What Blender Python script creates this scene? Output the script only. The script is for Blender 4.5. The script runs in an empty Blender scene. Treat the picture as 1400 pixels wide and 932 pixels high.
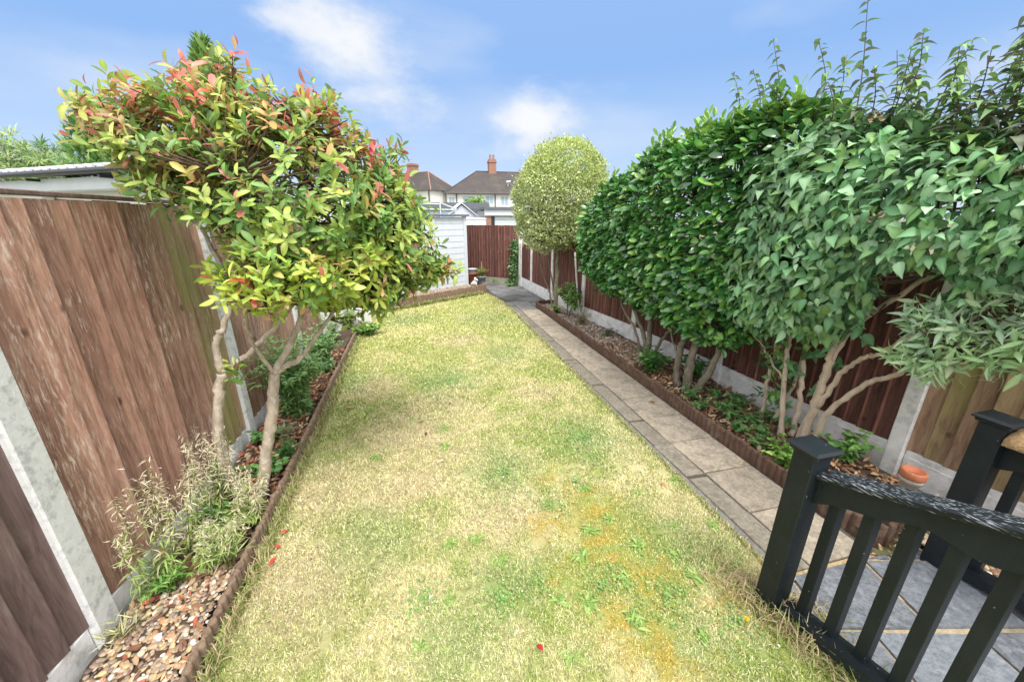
import bpy, bmesh, math, random
import numpy as np
from mathutils import Vector, Matrix

random.seed(7)
R = np.random.default_rng(11)
SC = bpy.context.scene
COL = SC.collection
rad = math.radians

# ------------------------------------------------------------------ helpers
def link(o, parent=None):
    COL.objects.link(o)
    if parent is not None:
        o.parent = parent
    return o

def thing(name, label, cat, loc=(0, 0, 0), group=None):
    o = bpy.data.objects.new(name, None)
    o.empty_display_size = 0.1
    o.location = loc
    COL.objects.link(o)
    o['label'] = label; o['category'] = cat
    if group: o['group'] = group
    return o

def tag(o, label, cat, group=None):
    o['label'] = label; o['category'] = cat
    if group: o['group'] = group
    return o

def base_of(parent):
    """world offset of a thing / part whose meshes are given in world coordinates"""
    p = np.zeros(3)
    while parent is not None:
        p = p + np.array(parent.location); parent = parent.parent
    return p

def mesh(name, V, F, mat, parent=None, col=None, smooth=False, kind=None):
    """V (n,3) world coords, F list of faces or (m,k) int array"""
    V = np.asarray(V, dtype=np.float64) - base_of(parent)
    me = bpy.data.meshes.new(name)
    if isinstance(F, np.ndarray):
        k = F.shape[1]; m = F.shape[0]
        me.vertices.add(len(V)); me.vertices.foreach_set('co', V.astype(np.float32).ravel())
        me.loops.add(m * k); me.loops.foreach_set('vertex_index', F.astype(np.int32).ravel())
        me.polygons.add(m)
        me.polygons.foreach_set('loop_start', np.arange(0, m * k, k, dtype=np.int32))
        me.polygons.foreach_set('loop_total', np.full(m, k, dtype=np.int32))
        me.update(calc_edges=True)
    else:
        me.from_pydata([tuple(v) for v in V], [], [tuple(f) for f in F])
    if col is not None:
        c = np.ones((len(V), 4), dtype=np.float32); c[:, :3] = col
        a = me.color_attributes.new('Col', 'FLOAT_COLOR', 'POINT')
        a.data.foreach_set('color', c.ravel())
    if smooth:
        me.polygons.foreach_set('use_smooth', np.ones(len(me.polygons), dtype=bool))
    me.materials.append(mat)
    me.update()
    o = link(bpy.data.objects.new(name, me), parent)
    if kind: o['kind'] = kind
    return o

class MB:
    """mesh builder: collects world-space pieces of ONE part"""
    def __init__(s): s.V = []; s.F = []; s.C = []; s.n = 0
    def add(s, V, F, c=(1, 1, 1)):
        V = np.asarray(V, float)
        s.V.append(V); s.F += [tuple(int(i) + s.n for i in f) for f in F]
        c = np.asarray(c, float)
        s.C.append(np.tile(c, (len(V), 1)) if c.ndim == 1 else c); s.n += len(V)
        return s
    def box(s, lo, hi, c=(1, 1, 1), bev=0.0, M=None):
        bm = bmesh.new()
        bmesh.ops.create_cube(bm, size=1)
        lo = Vector(lo); hi = Vector(hi); ce = (lo + hi) / 2; sz = hi - lo
        for v in bm.verts: v.co = Vector((v.co.x * sz.x, v.co.y * sz.y, v.co.z * sz.z)) + ce
        if bev: bmesh.ops.bevel(bm, geom=bm.edges[:], offset=bev, segments=1, affect='EDGES')
        return s.bm(bm, c, M)
    def bm(s, bm, c=(1, 1, 1), M=None):
        if M is not None: bmesh.ops.transform(bm, matrix=M, verts=bm.verts)
        bm.verts.index_update()
        s.add([v.co[:] for v in bm.verts], [[v.index for v in f.verts] for f in bm.faces], c)
        bm.free(); return s
    def prism(s, pts, z0, z1, c=(1, 1, 1)):
        n = len(pts)
        V = [(p[0], p[1], z0) for p in pts] + [(p[0], p[1], z1) for p in pts]
        F = [list(range(n))[::-1], list(range(n, 2 * n))] + [[i, (i + 1) % n, n + (i + 1) % n, n + i] for i in range(n)]
        return s.add(V, F, c)
    def tube(s, P, r, n=8, c=(1, 1, 1), caps=True):
        P = np.asarray(P, float); m = len(P); r = np.broadcast_to(np.asarray(r, float), (m,))
        T = np.gradient(P, axis=0); T /= np.linalg.norm(T, axis=1)[:, None] + 1e-9
        up = np.array([0, 0, 1.0]) if abs(T[0, 2]) < .9 else np.array([1.0, 0, 0])
        a = np.cross(T[0], up); a /= np.linalg.norm(a)
        V = []
        for i in range(m):
            a = a - T[i] * np.dot(a, T[i]); a /= np.linalg.norm(a) + 1e-9
            b = np.cross(T[i], a)
            for k in range(n):
                t = 2 * math.pi * k / n
                V.append(P[i] + r[i] * (math.cos(t) * a + math.sin(t) * b))
        F = [[i * n + k, i * n + (k + 1) % n, (i + 1) * n + (k + 1) % n, (i + 1) * n + k] for i in range(m - 1) for k in range(n)]
        if caps: F += [list(range(n))[::-1], list(range((m - 1) * n, m * n))]
        return s.add(V, F, c)
    def lathe(s, prof, ctr=(0, 0, 0), n=28, c=(1, 1, 1)):
        V = [(ctr[0] + r * math.cos(2 * math.pi * k / n), ctr[1] + r * math.sin(2 * math.pi * k / n), ctr[2] + z) for r, z in prof for k in range(n)]
        m = len(prof)
        F = [[i * n + k, i * n + (k + 1) % n, (i + 1) * n + (k + 1) % n, (i + 1) * n + k] for i in range(m - 1) for k in range(n)]
        F += [list(range(n))[::-1], list(range((m - 1) * n, m * n))]
        return s.add(V, F, c)
    def build(s, name, mat, parent=None, smooth=False, kind=None):
        return mesh(name, np.concatenate(s.V), s.F, mat, parent, np.concatenate(s.C), smooth, kind)

def spline(P, k=6):
    """Catmull-Rom through points"""
    P = np.asarray(P, float)
    if len(P) < 3: return np.linspace(P[0], P[-1], k + 1)
    Q = np.vstack([2 * P[0] - P[1], P, 2 * P[-1] - P[-2]]); out = []
    for i in range(1, len(Q) - 2):
        for t in np.linspace(0, 1, k, endpoint=False):
            a, b, c_, d = Q[i - 1], Q[i], Q[i + 1], Q[i + 2]
            out.append(.5 * (2 * b + (c_ - a) * t + (2 * a - 5 * b + 4 * c_ - d) * t * t + (-a + 3 * b - 3 * c_ + d) * t ** 3))
    out.append(P[-1]); return np.array(out)

def unit(v): return v / (np.linalg.norm(v, axis=-1, keepdims=True) + 1e-9)

_grid = R.random((256, 256))
def vnoise(x, y, sc=1.0):
    x = np.asarray(x) * sc + 37.3; y = np.asarray(y) * sc + 11.7
    xi = np.floor(x).astype(int); yi = np.floor(y).astype(int); fx = x - xi; fy = y - yi
    fx = fx * fx * (3 - 2 * fx); fy = fy * fy * (3 - 2 * fy)
    g = lambda a, b: _grid[a % 256, b % 256]
    return (g(xi, yi) * (1 - fx) + g(xi + 1, yi) * fx) * (1 - fy) + (g(xi, yi + 1) * (1 - fx) + g(xi + 1, yi + 1) * fx) * fy
def fbm(x, y, sc): return .55 * vnoise(x, y, sc) + .3 * vnoise(x, y, sc * 2.1) + .15 * vnoise(x, y, sc * 4.3)

# ------------------------------------------------------------------ materials
def nt(name):
    m = bpy.data.materials.new(name); m.use_nodes = True
    t = m.node_tree; b = t.nodes['Principled BSDF']
    return m, t, b
def N(t, typ, **k):
    n = t.nodes.new(typ)
    for a, v in k.items():
        if a.startswith('i_'): n.inputs[a[2:].replace('_', ' ')].default_value = v
        else: setattr(n, a, v)
    return n
def noise(t, scale, detail=5, coord='Object', stretch=(1, 1, 1), rough=.6, distort=0):
    tc = N(t, 'ShaderNodeTexCoord'); mp = N(t, 'ShaderNodeMapping'); mp.inputs['Scale'].default_value = stretch
    no = N(t, 'ShaderNodeTexNoise'); no.inputs['Scale'].default_value = scale; no.inputs['Detail'].default_value = detail
    no.inputs['Roughness'].default_value = rough; no.inputs['Distortion'].default_value = distort
    t.links.new(tc.outputs[coord], mp.inputs[0]); t.links.new(mp.outputs[0], no.inputs[0])
    return no.outputs[0]
def ramp(t, src, stops):
    r = N(t, 'ShaderNodeValToRGB'); e = r.color_ramp.elements
    while len(e) < len(stops): e.new(.5)
    for el, (p, c) in zip(e, stops):
        el.position = p; el.color = (*c, 1) if len(c) == 3 else c
    t.links.new(src, r.inputs[0]); return r.outputs[0]
def mix(t, a, b, fac, mode='MIX'):
    m = N(t, 'ShaderNodeMix', data_type='RGBA', blend_type=mode)
    for i, v in ((0, fac), (6, a), (7, b)):
        if hasattr(v, 'links') or hasattr(v, 'is_linked'): t.links.new(v, m.inputs[i])
        else: m.inputs[i].default_value = v if i == 0 else ((*v, 1) if len(v) == 3 else v)
    return m.outputs[2]
def bump(t, b, h, strength=.3, dist=.01):
    n = N(t, 'ShaderNodeBump'); n.inputs['Strength'].default_value = strength; n.inputs['Distance'].default_value = dist
    t.links.new(h, n.inputs['Height']); t.links.new(n.outputs[0], b.inputs['Normal'])
def attr(t):
    a = N(t, 'ShaderNodeAttribute'); a.attribute_name = 'Col'; return a.outputs[0]
def g3(v): return (v, v, v)

def leaf_mat(name, rough=.45, trans=.3, spec=.5, tint=(1, 1, 1)):
    m, t, b = nt(name)
    c = attr(t)
    c = mix(t, c, tint, 1.0, 'MULTIPLY')
    t.links.new(c, b.inputs['Base Color'])
    b.inputs['Roughness'].default_value = rough
    b.inputs['Specular IOR Level'].default_value = spec
    tr = N(t, 'ShaderNodeBsdfTranslucent'); t.links.new(c, tr.inputs[0])
    mx = N(t, 'ShaderNodeMixShader'); mx.inputs[0].default_value = trans
    out = t.nodes['Material Output']
    t.links.new(b.outputs[0], mx.inputs[1]); t.links.new(tr.outputs[0], mx.inputs[2]); t.links.new(mx.outputs[0], out.inputs[0])
    return m

def plain(name, c, rough=.6, var=.15, scale=8, bmp=.15, stretch=(1, 1, 1), metal=0, dirt=None, dscale=3, damt=.5):
    """base colour with grain variation, optional dirt colour"""
    m, t, b = nt(name)
    n = noise(t, scale, 6, stretch=stretch)
    col = ramp(t, n, [(.3, tuple(x * (1 - var) for x in c)), (.7, tuple(min(1, x * (1 + var)) for x in c))])
    if dirt is not None:
        d = ramp(t, noise(t, dscale, 8, rough=.7), [(.5, g3(0)), (.72, g3(damt))])
        col = mix(t, col, dirt, d)
    t.links.new(col, b.inputs['Base Color'])
    b.inputs['Roughness'].default_value = rough; b.inputs['Metallic'].default_value = metal
    if bmp: bump(t, b, noise(t, scale * 4, 6, stretch=stretch), bmp)
    return m

def wood_mat(name, dark, mid, pale, algae, algae_amt=1.0, gz=1.3, gx=26, streak=(.58, .74), wear=1.0, edge=None):
    """painted/weathered vertical boards; Col.r random per board, Col.g algae amount"""
    m, t, b = nt(name)
    a = attr(t); sp = N(t, 'ShaderNodeSeparateColor'); t.links.new(a, sp.inputs[0])
    def bn(scale, stretch, detail, rough, distort=0):
        tc = N(t, 'ShaderNodeTexCoord'); cb = N(t, 'ShaderNodeCombineXYZ')
        for i_, f_ in enumerate((7.0, 3.0, 11.0)):
            ml = N(t, 'ShaderNodeMath', operation='MULTIPLY'); t.links.new(sp.outputs[0], ml.inputs[0]); ml.inputs[1].default_value = f_; t.links.new(ml.outputs[0], cb.inputs[i_])
        ad = N(t, 'ShaderNodeVectorMath', operation='ADD'); t.links.new(tc.outputs['Object'], ad.inputs[0]); t.links.new(cb.outputs[0], ad.inputs[1])
        mp = N(t, 'ShaderNodeMapping'); mp.inputs['Scale'].default_value = stretch; t.links.new(ad.outputs[0], mp.inputs[0])
        no = N(t, 'ShaderNodeTexNoise'); no.inputs['Scale'].default_value = scale; no.inputs['Detail'].default_value = detail; no.inputs['Roughness'].default_value = rough; no.inputs['Distortion'].default_value = distort
        t.links.new(mp.outputs[0], no.inputs[0]); return no.outputs[0]
    n1 = bn(1, (gx, gx, gz * 2.4), 8, .68, .8)
    n2 = bn(1, (gx * 2.2, gx * 2.2, gz * 6.5), 8, .72, .4)
    n3 = noise(t, 2.2, 4, rough=.6)
    col = ramp(t, n1, [(.3, dark), (.55, mid), (.8, tuple(.6 * x + .4 * y for x, y in zip(mid, pale)))])
    br = N(t, 'ShaderNodeMapRange'); t.links.new(sp.outputs[0], br.inputs[0]); br.inputs[3].default_value = .72; br.inputs[4].default_value = 1.25
    col = mix(t, col, br.outputs[0], 1.0, 'MULTIPLY')
    st = ramp(t, n2, [(streak[0], g3(0)), (streak[1], g3(.8 * wear))])
    pt = ramp(t, n3, [(.42, g3(.1)), (.66, g3(1))])
    col = mix(t, col, pale, mix(t, st, pt, 1.0, 'MULTIPLY'))
    col = mix(t, col, tuple(x * .35 for x in dark), ramp(t, bn(1, (gx * 1.7, gx * 1.7, gz * 1.6), 6, .6), [(.28, g3(.75)), (.4, g3(0))]))
    kn = N(t, 'ShaderNodeTexVoronoi'); kn.inputs['Scale'].default_value = 1.0; tck = N(t, 'ShaderNodeTexCoord'); mpk = N(t, 'ShaderNodeMapping'); mpk.inputs['Scale'].default_value = (4.5, 4.5, 3.0)
    t.links.new(tck.outputs['Object'], mpk.inputs[0]); t.links.new(mpk.outputs[0], kn.inputs[0])
    col = mix(t, col, tuple(x * .4 for x in dark), ramp(t, kn.outputs[0], [(.05, g3(.8)), (.10, g3(0))]))
    an = ramp(t, noise(t, 1.6, 6, rough=.7, stretch=(1.5, 1.5, .7)), [(.4, g3(.12)), (.62, g3(algae_amt))])
    al = mix(t, an, sp.outputs[1], 1.0, 'MULTIPLY')
    col = mix(t, col, algae, al)
    col = mix(t, col, ramp(t, sp.outputs[2], edge or [(0, g3(.35)), (.04, g3(.75)), (.10, g3(1)), (.90, g3(1)), (.955, g3(1.0)), (1, g3(.72))]), 1.0, 'MULTIPLY')  # shade at the board laps and edge highlight, painted into the colour
    t.links.new(col, b.inputs['Base Color']); b.inputs['Roughness'].default_value = .75
    b.inputs['Specular IOR Level'].default_value = .25
    bump(t, b, n2, .35, .006)
    return m

M = {}
M['fence_left'] = wood_mat('weathered_pink_brown_boards', (.20, .10, .082), (.43, .235, .19), (.80, .68, .61), (.29, .31, .10), 1.0, gz=1.7, gx=34, streak=(.51, .62), edge=[(0, g3(.45)), (.03, g3(.85)), (.07, g3(1)), (.93, g3(1)), (1, g3(.8))])
M['fence_left_dark'] = wood_mat('grey_brown_boards', (.10, .066, .066), (.22, .15, .145), (.52, .45, .40), (.13, .10, .06), .5, streak=(.66, .8))
M['fence_dark'] = wood_mat('dark_brown_boards', (.055, .023, .021), (.135, .060, .052), (.36, .21, .17), (.15, .11, .05), .6, wear=.6, edge=[(0, g3(.22)), (.16, g3(.4)), (.24, g3(1)), (.80, g3(1.05)), (.88, (2.3, 2.0, 1.9)), (.96, g3(1.6)), (1, g3(.6))])  # edge ramp paints wide lap shade and a pale highlight line
M['fence_olive'] = wood_mat('mossy_brown_boards', (.19, .10, .075), (.40, .26, .18), (.62, .50, .36), (.40, .39, .14), 1.0, wear=.5)
M['concrete'] = plain('speckled_concrete_post', (.76, .77, .80), .85, .08, 30, .3, dirt=(.25, .26, .28), dscale=17, damt=.8)
M['white_concrete'] = plain('white_concrete', (.86, .86, .88), .8, .1, 12, .25, dirt=(.28, .27, .24), dscale=7, damt=.7)
M['mossy_concrete'] = plain('mossy_concrete', (.33, .34, .25), .9, .25, 9, .3, dirt=(.12, .17, .05), dscale=6, damt=.9)
M['soil'] = plain('dark_soil', (.075, .05, .035), .95, .5, 30, .8, dirt=(.16, .10, .06), dscale=16, damt=.8)
M['gravel_bed'] = plain('gravel_ground', (.20, .16, .125), .95, .5, 60, .9, dirt=(.36, .31, .26), dscale=50, damt=.9)
M['log'] = plain('brown_log_edging', (.115, .065, .045), .85, .35, 10, .5, (6, 6, 1.2), dirt=(.30, .23, .17), dscale=9, damt=.6)
M['log_old'] = plain('weathered_log_edging', (.23, .155, .11), .9, .4, 12, .6, (6, 6, 1.2), dirt=(.34, .28, .2), dscale=14, damt=.8)
M['white_paint'] = plain('white_painted_boards', (.58, .63, .69), .55, .05, 6, .08, dirt=(.55, .58, .60), dscale=5, damt=.4)
M['white_wall'] = plain('white_render', (.78, .78, .80), .8, .05, 3, .1)
M['cream_wall'] = plain('pale_render', (.70, .69, .67), .85, .06, 2, .1)
M['felt'] = plain('grey_roof_felt', (.13, .14, .16), .85, .2, 14, .2)
M['roof_tile'] = plain('brown_roof_tiles', (.055, .046, .046), .8, .35, 3, .3, (1, 4, 4), dirt=(.11, .09, .07), dscale=.6, damt=.7)
M['roof_grey'] = plain('grey_tiles', (.62, .63, .66), .7, .2, 6, .2)
M['gutter'] = plain('black_plastic', (.018, .02, .026), .35, .1, 6, 0)
M['pipe'] = plain('dark_grey_pipe', (.06, .055, .06), .5, .1, 4, 0)
M['glass'] = plain('window_glass', (.30, .38, .48), .12, .3, .7, 0)
M['terracotta'] = plain('terracotta_clay', (.50, .17, .085), .75, .12, 12, .15, dirt=(.62, .36, .25), dscale=6, damt=.5)
M['grey_pot'] = plain('grey_glaze', (.25, .28, .33), .5, .15, 8, .05)
M['white_stone'] = plain('white_stone', (.70, .69, .66), .8, .15, 12, .3, dirt=(.2, .2, .21), dscale=9, damt=.9)
M['pot_paint'] = plain('flaking_white_paint_on_clay', (.62, .60, .58), .8, .1, 14, .2, dirt=(.48, .22, .12), dscale=9, damt=.8)
M['lilac_plastic'] = plain('pale_grey_plastic', (.52, .54, .62), .5, .06, 5, 0)
M['cane'] = plain('bamboo_cane', (.55, .38, .17), .6, .2, 10, .1)
M['pale_cane'] = plain('pale_grey_cane', (.55, .54, .52), .7, .2, 10, .1)
M['slate'] = None
M['bark'] = plain('grey_lichen_bark', (.44, .365, .30), .9, .3, 22, .7, (1, 1, .4), dirt=(.74, .70, .64), dscale=24, damt=.85)
M['bark_pale'] = plain('pale_tan_bark', (.56, .45, .35), .85, .22, 18, .5, (1, 1, .4), dirt=(.62, .53, .42), dscale=16, damt=.7)
M['bark_dark'] = plain('grey_green_bark', (.19, .165, .125), .9, .35, 18, .6, (1, 1, .4), dirt=(.33, .31, .25), dscale=14, damt=.8)
M['twig'] = plain('brown_twigs', (.10, .06, .035), .8, .3, 20, .2)
M['stem_green'] = plain('green_stems', (.16, .17, .06), .7, .3, 20, .1)
M['shadow_twig'] = plain('dark_branches', (.03, .025, .018), .9, .3, 10, .2)

# black flaking paint
def black_paint(name, worn):
    m, t, b = nt(name)
    n = noise(t, 1, 3, stretch=(170, 6, 170), rough=.55)
    sp = noise(t, 46, 3, rough=.55)
    chip = ramp(t, n, [(.55, g3(0)), (.66, g3(.75))])
    spk = ramp(t, sp, [(.715, g3(0)), (.76, g3(.5))])
    base = ramp(t, noise(t, 5, 5), [(.3, (.008, .012, .016)), (.7, (.016, .022, .028))])
    c = mix(t, base, (.42, .45, .52), chip) if worn > .3 else base
    c = mix(t, c, (.5, .5, .5), spk)
    t.links.new(c, b.inputs['Base Color']); b.inputs['Roughness'].default_value = .42; b.inputs['Specular IOR Level'].default_value = .3
    bump(t, b, noise(t, 1, 6, stretch=(60, 60, 7)), .35, .004)
    return m
M['black'] = black_paint('black_gloss_paint', 0)
M['black_worn'] = black_paint('black_flaking_paint', 1.0)

def brick_mat(name, c1, c2):
    m, t, b = nt(name)
    tc = N(t, 'ShaderNodeTexCoord'); mp = N(t, 'ShaderNodeMapping'); mp.inputs['Rotation'].default_value = (rad(90), 0, 0)
    br = N(t, 'ShaderNodeTexBrick'); br.inputs['Scale'].default_value = 4.5
    br.inputs['Color1'].default_value = (*c1, 1); br.inputs['Color2'].default_value = (*c2, 1); br.inputs['Mortar'].default_value = (.4, .36, .32, 1)
    t.links.new(tc.outputs['Object'], mp.inputs[0]); t.links.new(mp.outputs[0], br.inputs[0]); t.links.new(br.outputs[0], b.inputs['Base Color'])
    b.inputs['Roughness'].default_value = .9
    return m
M['brick'] = brick_mat('red_brick', (.33, .12, .075), (.24, .10, .07))

def vcol_mat(name, rough=.85, sc=40, var=.35, bmp=.5, dist=.008, stain_glint=None, stain_glint_scale=5):
    m, t, b = nt(name)
    c = attr(t)
    n = noise(t, sc, 7, rough=.7)
    c = mix(t, c, ramp(t, n, [(.25, g3(1 - var)), (.75, g3(1 + var))]), 1.0, 'MULTIPLY')
    if stain_glint:
        c = mix(t, c, stain_glint, ramp(t, noise(t, stain_glint_scale, 8, rough=.75), [(.46, g3(0)), (.68, g3(.75))]))
    t.links.new(c, b.inputs['Base Color']); b.inputs['Roughness'].default_value = rough
    bump(t, b, n, bmp, dist)
    return m
M['slab'] = vcol_mat('weathered_paving', .95, 38, .5, .9, .007, (.12, .105, .085), 7)
M['slate'] = vcol_mat('riven_slate', .45, 30, .5, .8, .012, (.30, .31, .34), 26)  # pale speckle paints sky reflection into the slate colour
M['lawn'] = vcol_mat('lawn_ground', 1.0, 120, .35, .8)
M['chips'] = vcol_mat('stone_chips', .75, 40, .2, .15)
M['pebble'] = vcol_mat('smooth_pebbles', .45, 30, .2, .1)
M['litter'] = leaf_mat('dry_leaf_litter', .8, .15, .2)
M['grass'] = leaf_mat('grass_blades', .6, .3, .25)
M['photinia'] = leaf_mat('photinia_leaf', .38, .32, .5)
M['laurel'] = leaf_mat('laurel_leaf', .2, .2, .9)
M['viburnum'] = leaf_mat('broad_leaf', .5, .25, .45)
M['pitto'] = leaf_mat('variegated_leaf', .5, .3, .4)
M['herb'] = leaf_mat('soft_leaf', .55, .35, .35)
M['conifer'] = leaf_mat('conifer_spray', .6, .2, .3)
M['coir'] = plain('coir_fibre', (.50, .32, .16), .95, .4, 90, .9)

# ------------------------------------------------------------------ leaves
def leaf_template(kind):
    """rows of (t, halfwidth); 3 verts per row"""
    if kind == 'oval':   rows = [(0, .03), (.16, .5), (.40, .92), (.66, 1), (.87, .66), (1, .04)]
    elif kind == 'ovate': rows = [(0, .04), (.12, .7), (.30, 1), (.55, .84), (.80, .38), (1, .02)]
    elif kind == 'lance': rows = [(0, .05), (.2, .75), (.45, 1), (.75, .55), (1, .02)]
    else:                rows = [(0, .1), (.45, 1), (1, .05)]
    return np.array(rows)

def leaves(P, D, Nn, L, width, col, kind='oval', curve=.25, fold=.22, midrib=1.25):
    """vectorised leaves -> V, F(quads), C"""
    n = len(P); rows = leaf_template(kind); k = len(rows)
    D = unit(D); S = unit(np.cross(D, Nn)); Nn = np.cross(S, D)
    L = np.broadcast_to(np.asarray(L, float), (n,)); curve = np.broadcast_to(np.asarray(curve, float), (n,))
    W = np.broadcast_to(np.asarray(width, float), (n,))
    t = np.repeat(rows[:, 0], 3); x = np.stack([-rows[:, 1], 0 * rows[:, 1], rows[:, 1]], 1).ravel() * .5
    tt = t[None, :] * np.ones((n, 1)); zz = fold * np.abs(x)[None, :] * W[:, None] - curve[:, None] * tt ** 2
    # follow an arc so length is kept
    tl = tt * (1 - .3 * np.abs(curve[:, None]) * tt)
    V = P[:, None, :] + L[:, None, None] * (tl[..., None] * D[:, None, :] + (x[None, :] * W[:, None])[..., None] * S[:, None, :] + zz[..., None] * Nn[:, None, :])
    f = []
    for r in range(k - 1):
        for c in range(2):
            f.append([r * 3 + c, r * 3 + c + 1, (r + 1) * 3 + c + 1, (r + 1) * 3 + c])
    F = (np.array(f)[None] + (np.arange(n) * k * 3)[:, None, None]).reshape(-1, 4)
    cf = np.ones(k * 3); cf[1::3] = midrib
    C = np.clip(col[:, None, :] * cf[None, :, None], 0, 1).reshape(-1, 3)
    return V.reshape(-1, 3), F, C

def join(parts):
    Vs, Fs, Cs, n = [], [], [], 0
    for V, F, C in parts:
        Vs.append(V); Fs.append(F + n); Cs.append(C); n += len(V)
    return np.concatenate(Vs), np.concatenate(Fs), np.concatenate(Cs)

def rand_dir(n):
    v = R.normal(size=(n, 3)); return unit(v)

def shell(ells, n, p=2.0, inner=.75, jitter=.05):
    """points and outward normals in the outer shell of a union of (super)ellipsoids"""
    vol = np.array([e[3] * e[4] + e[4] * e[5] + e[3] * e[5] for e in ells]) * np.array([e[6] if len(e) > 6 else 1 for e in ells])
    PP, NN = [], []
    got = 0
    while got < n:
        m = n * 2
        idx = R.choice(len(ells), m, p=vol / vol.sum())
        E = np.array([e[:6] for e in ells])[idx]
        d = rand_dir(m)
        s = (np.abs(d) ** p).sum(1) ** (-1 / p)
        u = d * s[:, None] * (inner + (1 - inner) * R.random(m) ** .6)[:, None]
        pt = E[:, :3] + u * E[:, 3:6] + R.normal(size=(m, 3)) * jitter
        nr = unit(np.sign(u) * np.abs(u) ** (p - 1) / E[:, 3:6])
        ok = np.ones(m, bool)
        for e in ells:
            q = (np.abs((pt - np.array(e[:3])) / np.array(e[3:6])) ** p).sum(1)
            ok &= q > (inner * .97) ** p
        PP.append(pt[ok]); NN.append(nr[ok]); got += ok.sum()
    return np.concatenate(PP)[:n], np.concatenate(NN)[:n]

def perp(A):
    h = np.where(np.abs(A[:, 2:3]) < .9, np.array([[0, 0, 1.0]]), np.array([[1.0, 0, 0]]))
    a = unit(np.cross(A, h)); return a, np.cross(A, a)

def whorls(T, A, nl, L, width, colfn, ang=(50, 85), back=.06, kind='oval', curve=(.1, .35), up=0.0):
    """nl leaves around every shoot tip T with axis A; colfn(n shoots)->(n,3)"""
    n = len(T); a, b = perp(A); base = colfn(T, A)
    out = []
    ph = R.random(n) * 6.28
    for k in range(nl):
        az = ph + k * 2.4
        th = np.radians(R.uniform(ang[0], ang[1], n)) * (.55 + .45 * (k + 1) / nl)
        rd = np.cos(az)[:, None] * a + np.sin(az)[:, None] * b
        D = np.cos(th)[:, None] * A + np.sin(th)[:, None] * rd
        D[:, 2] += up
        Nn = A * np.sin(th)[:, None] - rd * np.cos(th)[:, None]
        P = T - A * (back * k / nl) + R.normal(size=(n, 3)) * .004
        c = base * R.uniform(.75, 1.25, (n, 1)) + R.normal(size=(n, 3)) * .012
        out.append(leaves(P, D, Nn, R.uniform(L[0], L[1], n), R.uniform(width[0], width[1], n), np.clip(c, .004, 1), kind, R.uniform(curve[0], curve[1], n)))
    return join(out)

def twigs(mb, T, roots, r=.004, every=1, c=(1, 1, 1)):
    roots = np.asarray(roots)
    for p in T[::every]:
        d = np.linalg.norm(roots - p, axis=1) + .6 * np.maximum(0, roots[:, 2] - p[2])
        q = roots[np.argmin(d)]
        mid = (p + q) / 2 + np.array([0, 0, -.06]) * np.linalg.norm(p - q) + R.normal(size=3) * .02
        mb.tube(np.array([q, mid, p]), [r * 2.2, r * 1.5, r * .7], 4, c, caps=False)

def pal(*cols):
    cols = np.array(cols)
    def f(n): return cols[R.integers(0, len(cols), n)]
    return f

# ------------------------------------------------------------------ ground, lawn, paths
def in_poly(x, y, poly):
    x = np.asarray(x); y = np.asarray(y); ins = np.zeros(x.shape, bool); n = len(poly)
    for i in range(n):
        x1, y1 = poly[i]; x2, y2 = poly[(i + 1) % n]
        c = ((y1 > y) != (y2 > y)) & (x < (x2 - x1) * (y - y1) / (y2 - y1 + 1e-12) + x1)
        ins ^= c
    return ins

LAWN = [(-1.10, -1.5), (1.74, -1.5), (1.74, 1.16), (1.93, 1.22), (1.93, 1.9), (1.93, 2.6), (1.97, 4.2), (2.04, 6.5), (2.05, 8.3), (2.03, 9.0), (1.95, 9.7), (1.80, 10.26), (1.70, 10.22), (-1.08, 8.43)]
_m, _t, _b = nt('far_ground')
_t.links.new(ramp(_t, noise(_t, .4, 6), [(.3, (.10, .12, .05)), (.7, (.20, .19, .10))]), _b.inputs['Base Color']); _b.inputs['Roughness'].default_value = 1
mesh('ground', [(-400, -400, -.03), (400, -400, -.03), (400, 600, -.03), (-400, 600, -.03)], [[0, 1, 2, 3]], _m, kind='structure')

moss_spots = [(1.12, 2.05, .22), (.98, 1.72, .30), (1.15, 1.45, .28), (.9, 1.25, .22), (1.02, .98, .30), (1.5, 1.2, .18), (.7, 1.5, .15), (1.0, 2.4, .2), (.75, 1.95, .2)]
green_spots = [(1.45, 2.85, .42), (.55, 2.6, .35), (.35, 1.55, .25), (1.2, .95, .3), (.2, 4.6, .5), (1.2, 5.3, .5), (1.5, 1.5, .3), (.1, 1.3, .3), (-.9, 4.8, .35), (1.3, 7.5, .7), (-.3, 7.8, .6), (-.4, 2.1, .3)]
dead_spots = [(-.15, 3.3, .65), (-.85, 2.7, .4), (-.75, 1.9, .5), (.55, 2.1, .3), (-.2, 2.6, .4), (-.6, 4.6, .4), (.3, 3.9, .4), (1.62, 1.25, .22), (1.3, 3.9, .3), (.6, 6.2, .5)]
def blob(x, y, spots):
    v = np.zeros_like(x)
    w = (fbm(x, y, 6.5) - .5) * 1.1
    for a, b_, r in spots:
        v = np.maximum(v, np.clip(1.25 - np.hypot(x - a, y - b_) / r + w, 0, 1))
    return v
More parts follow.
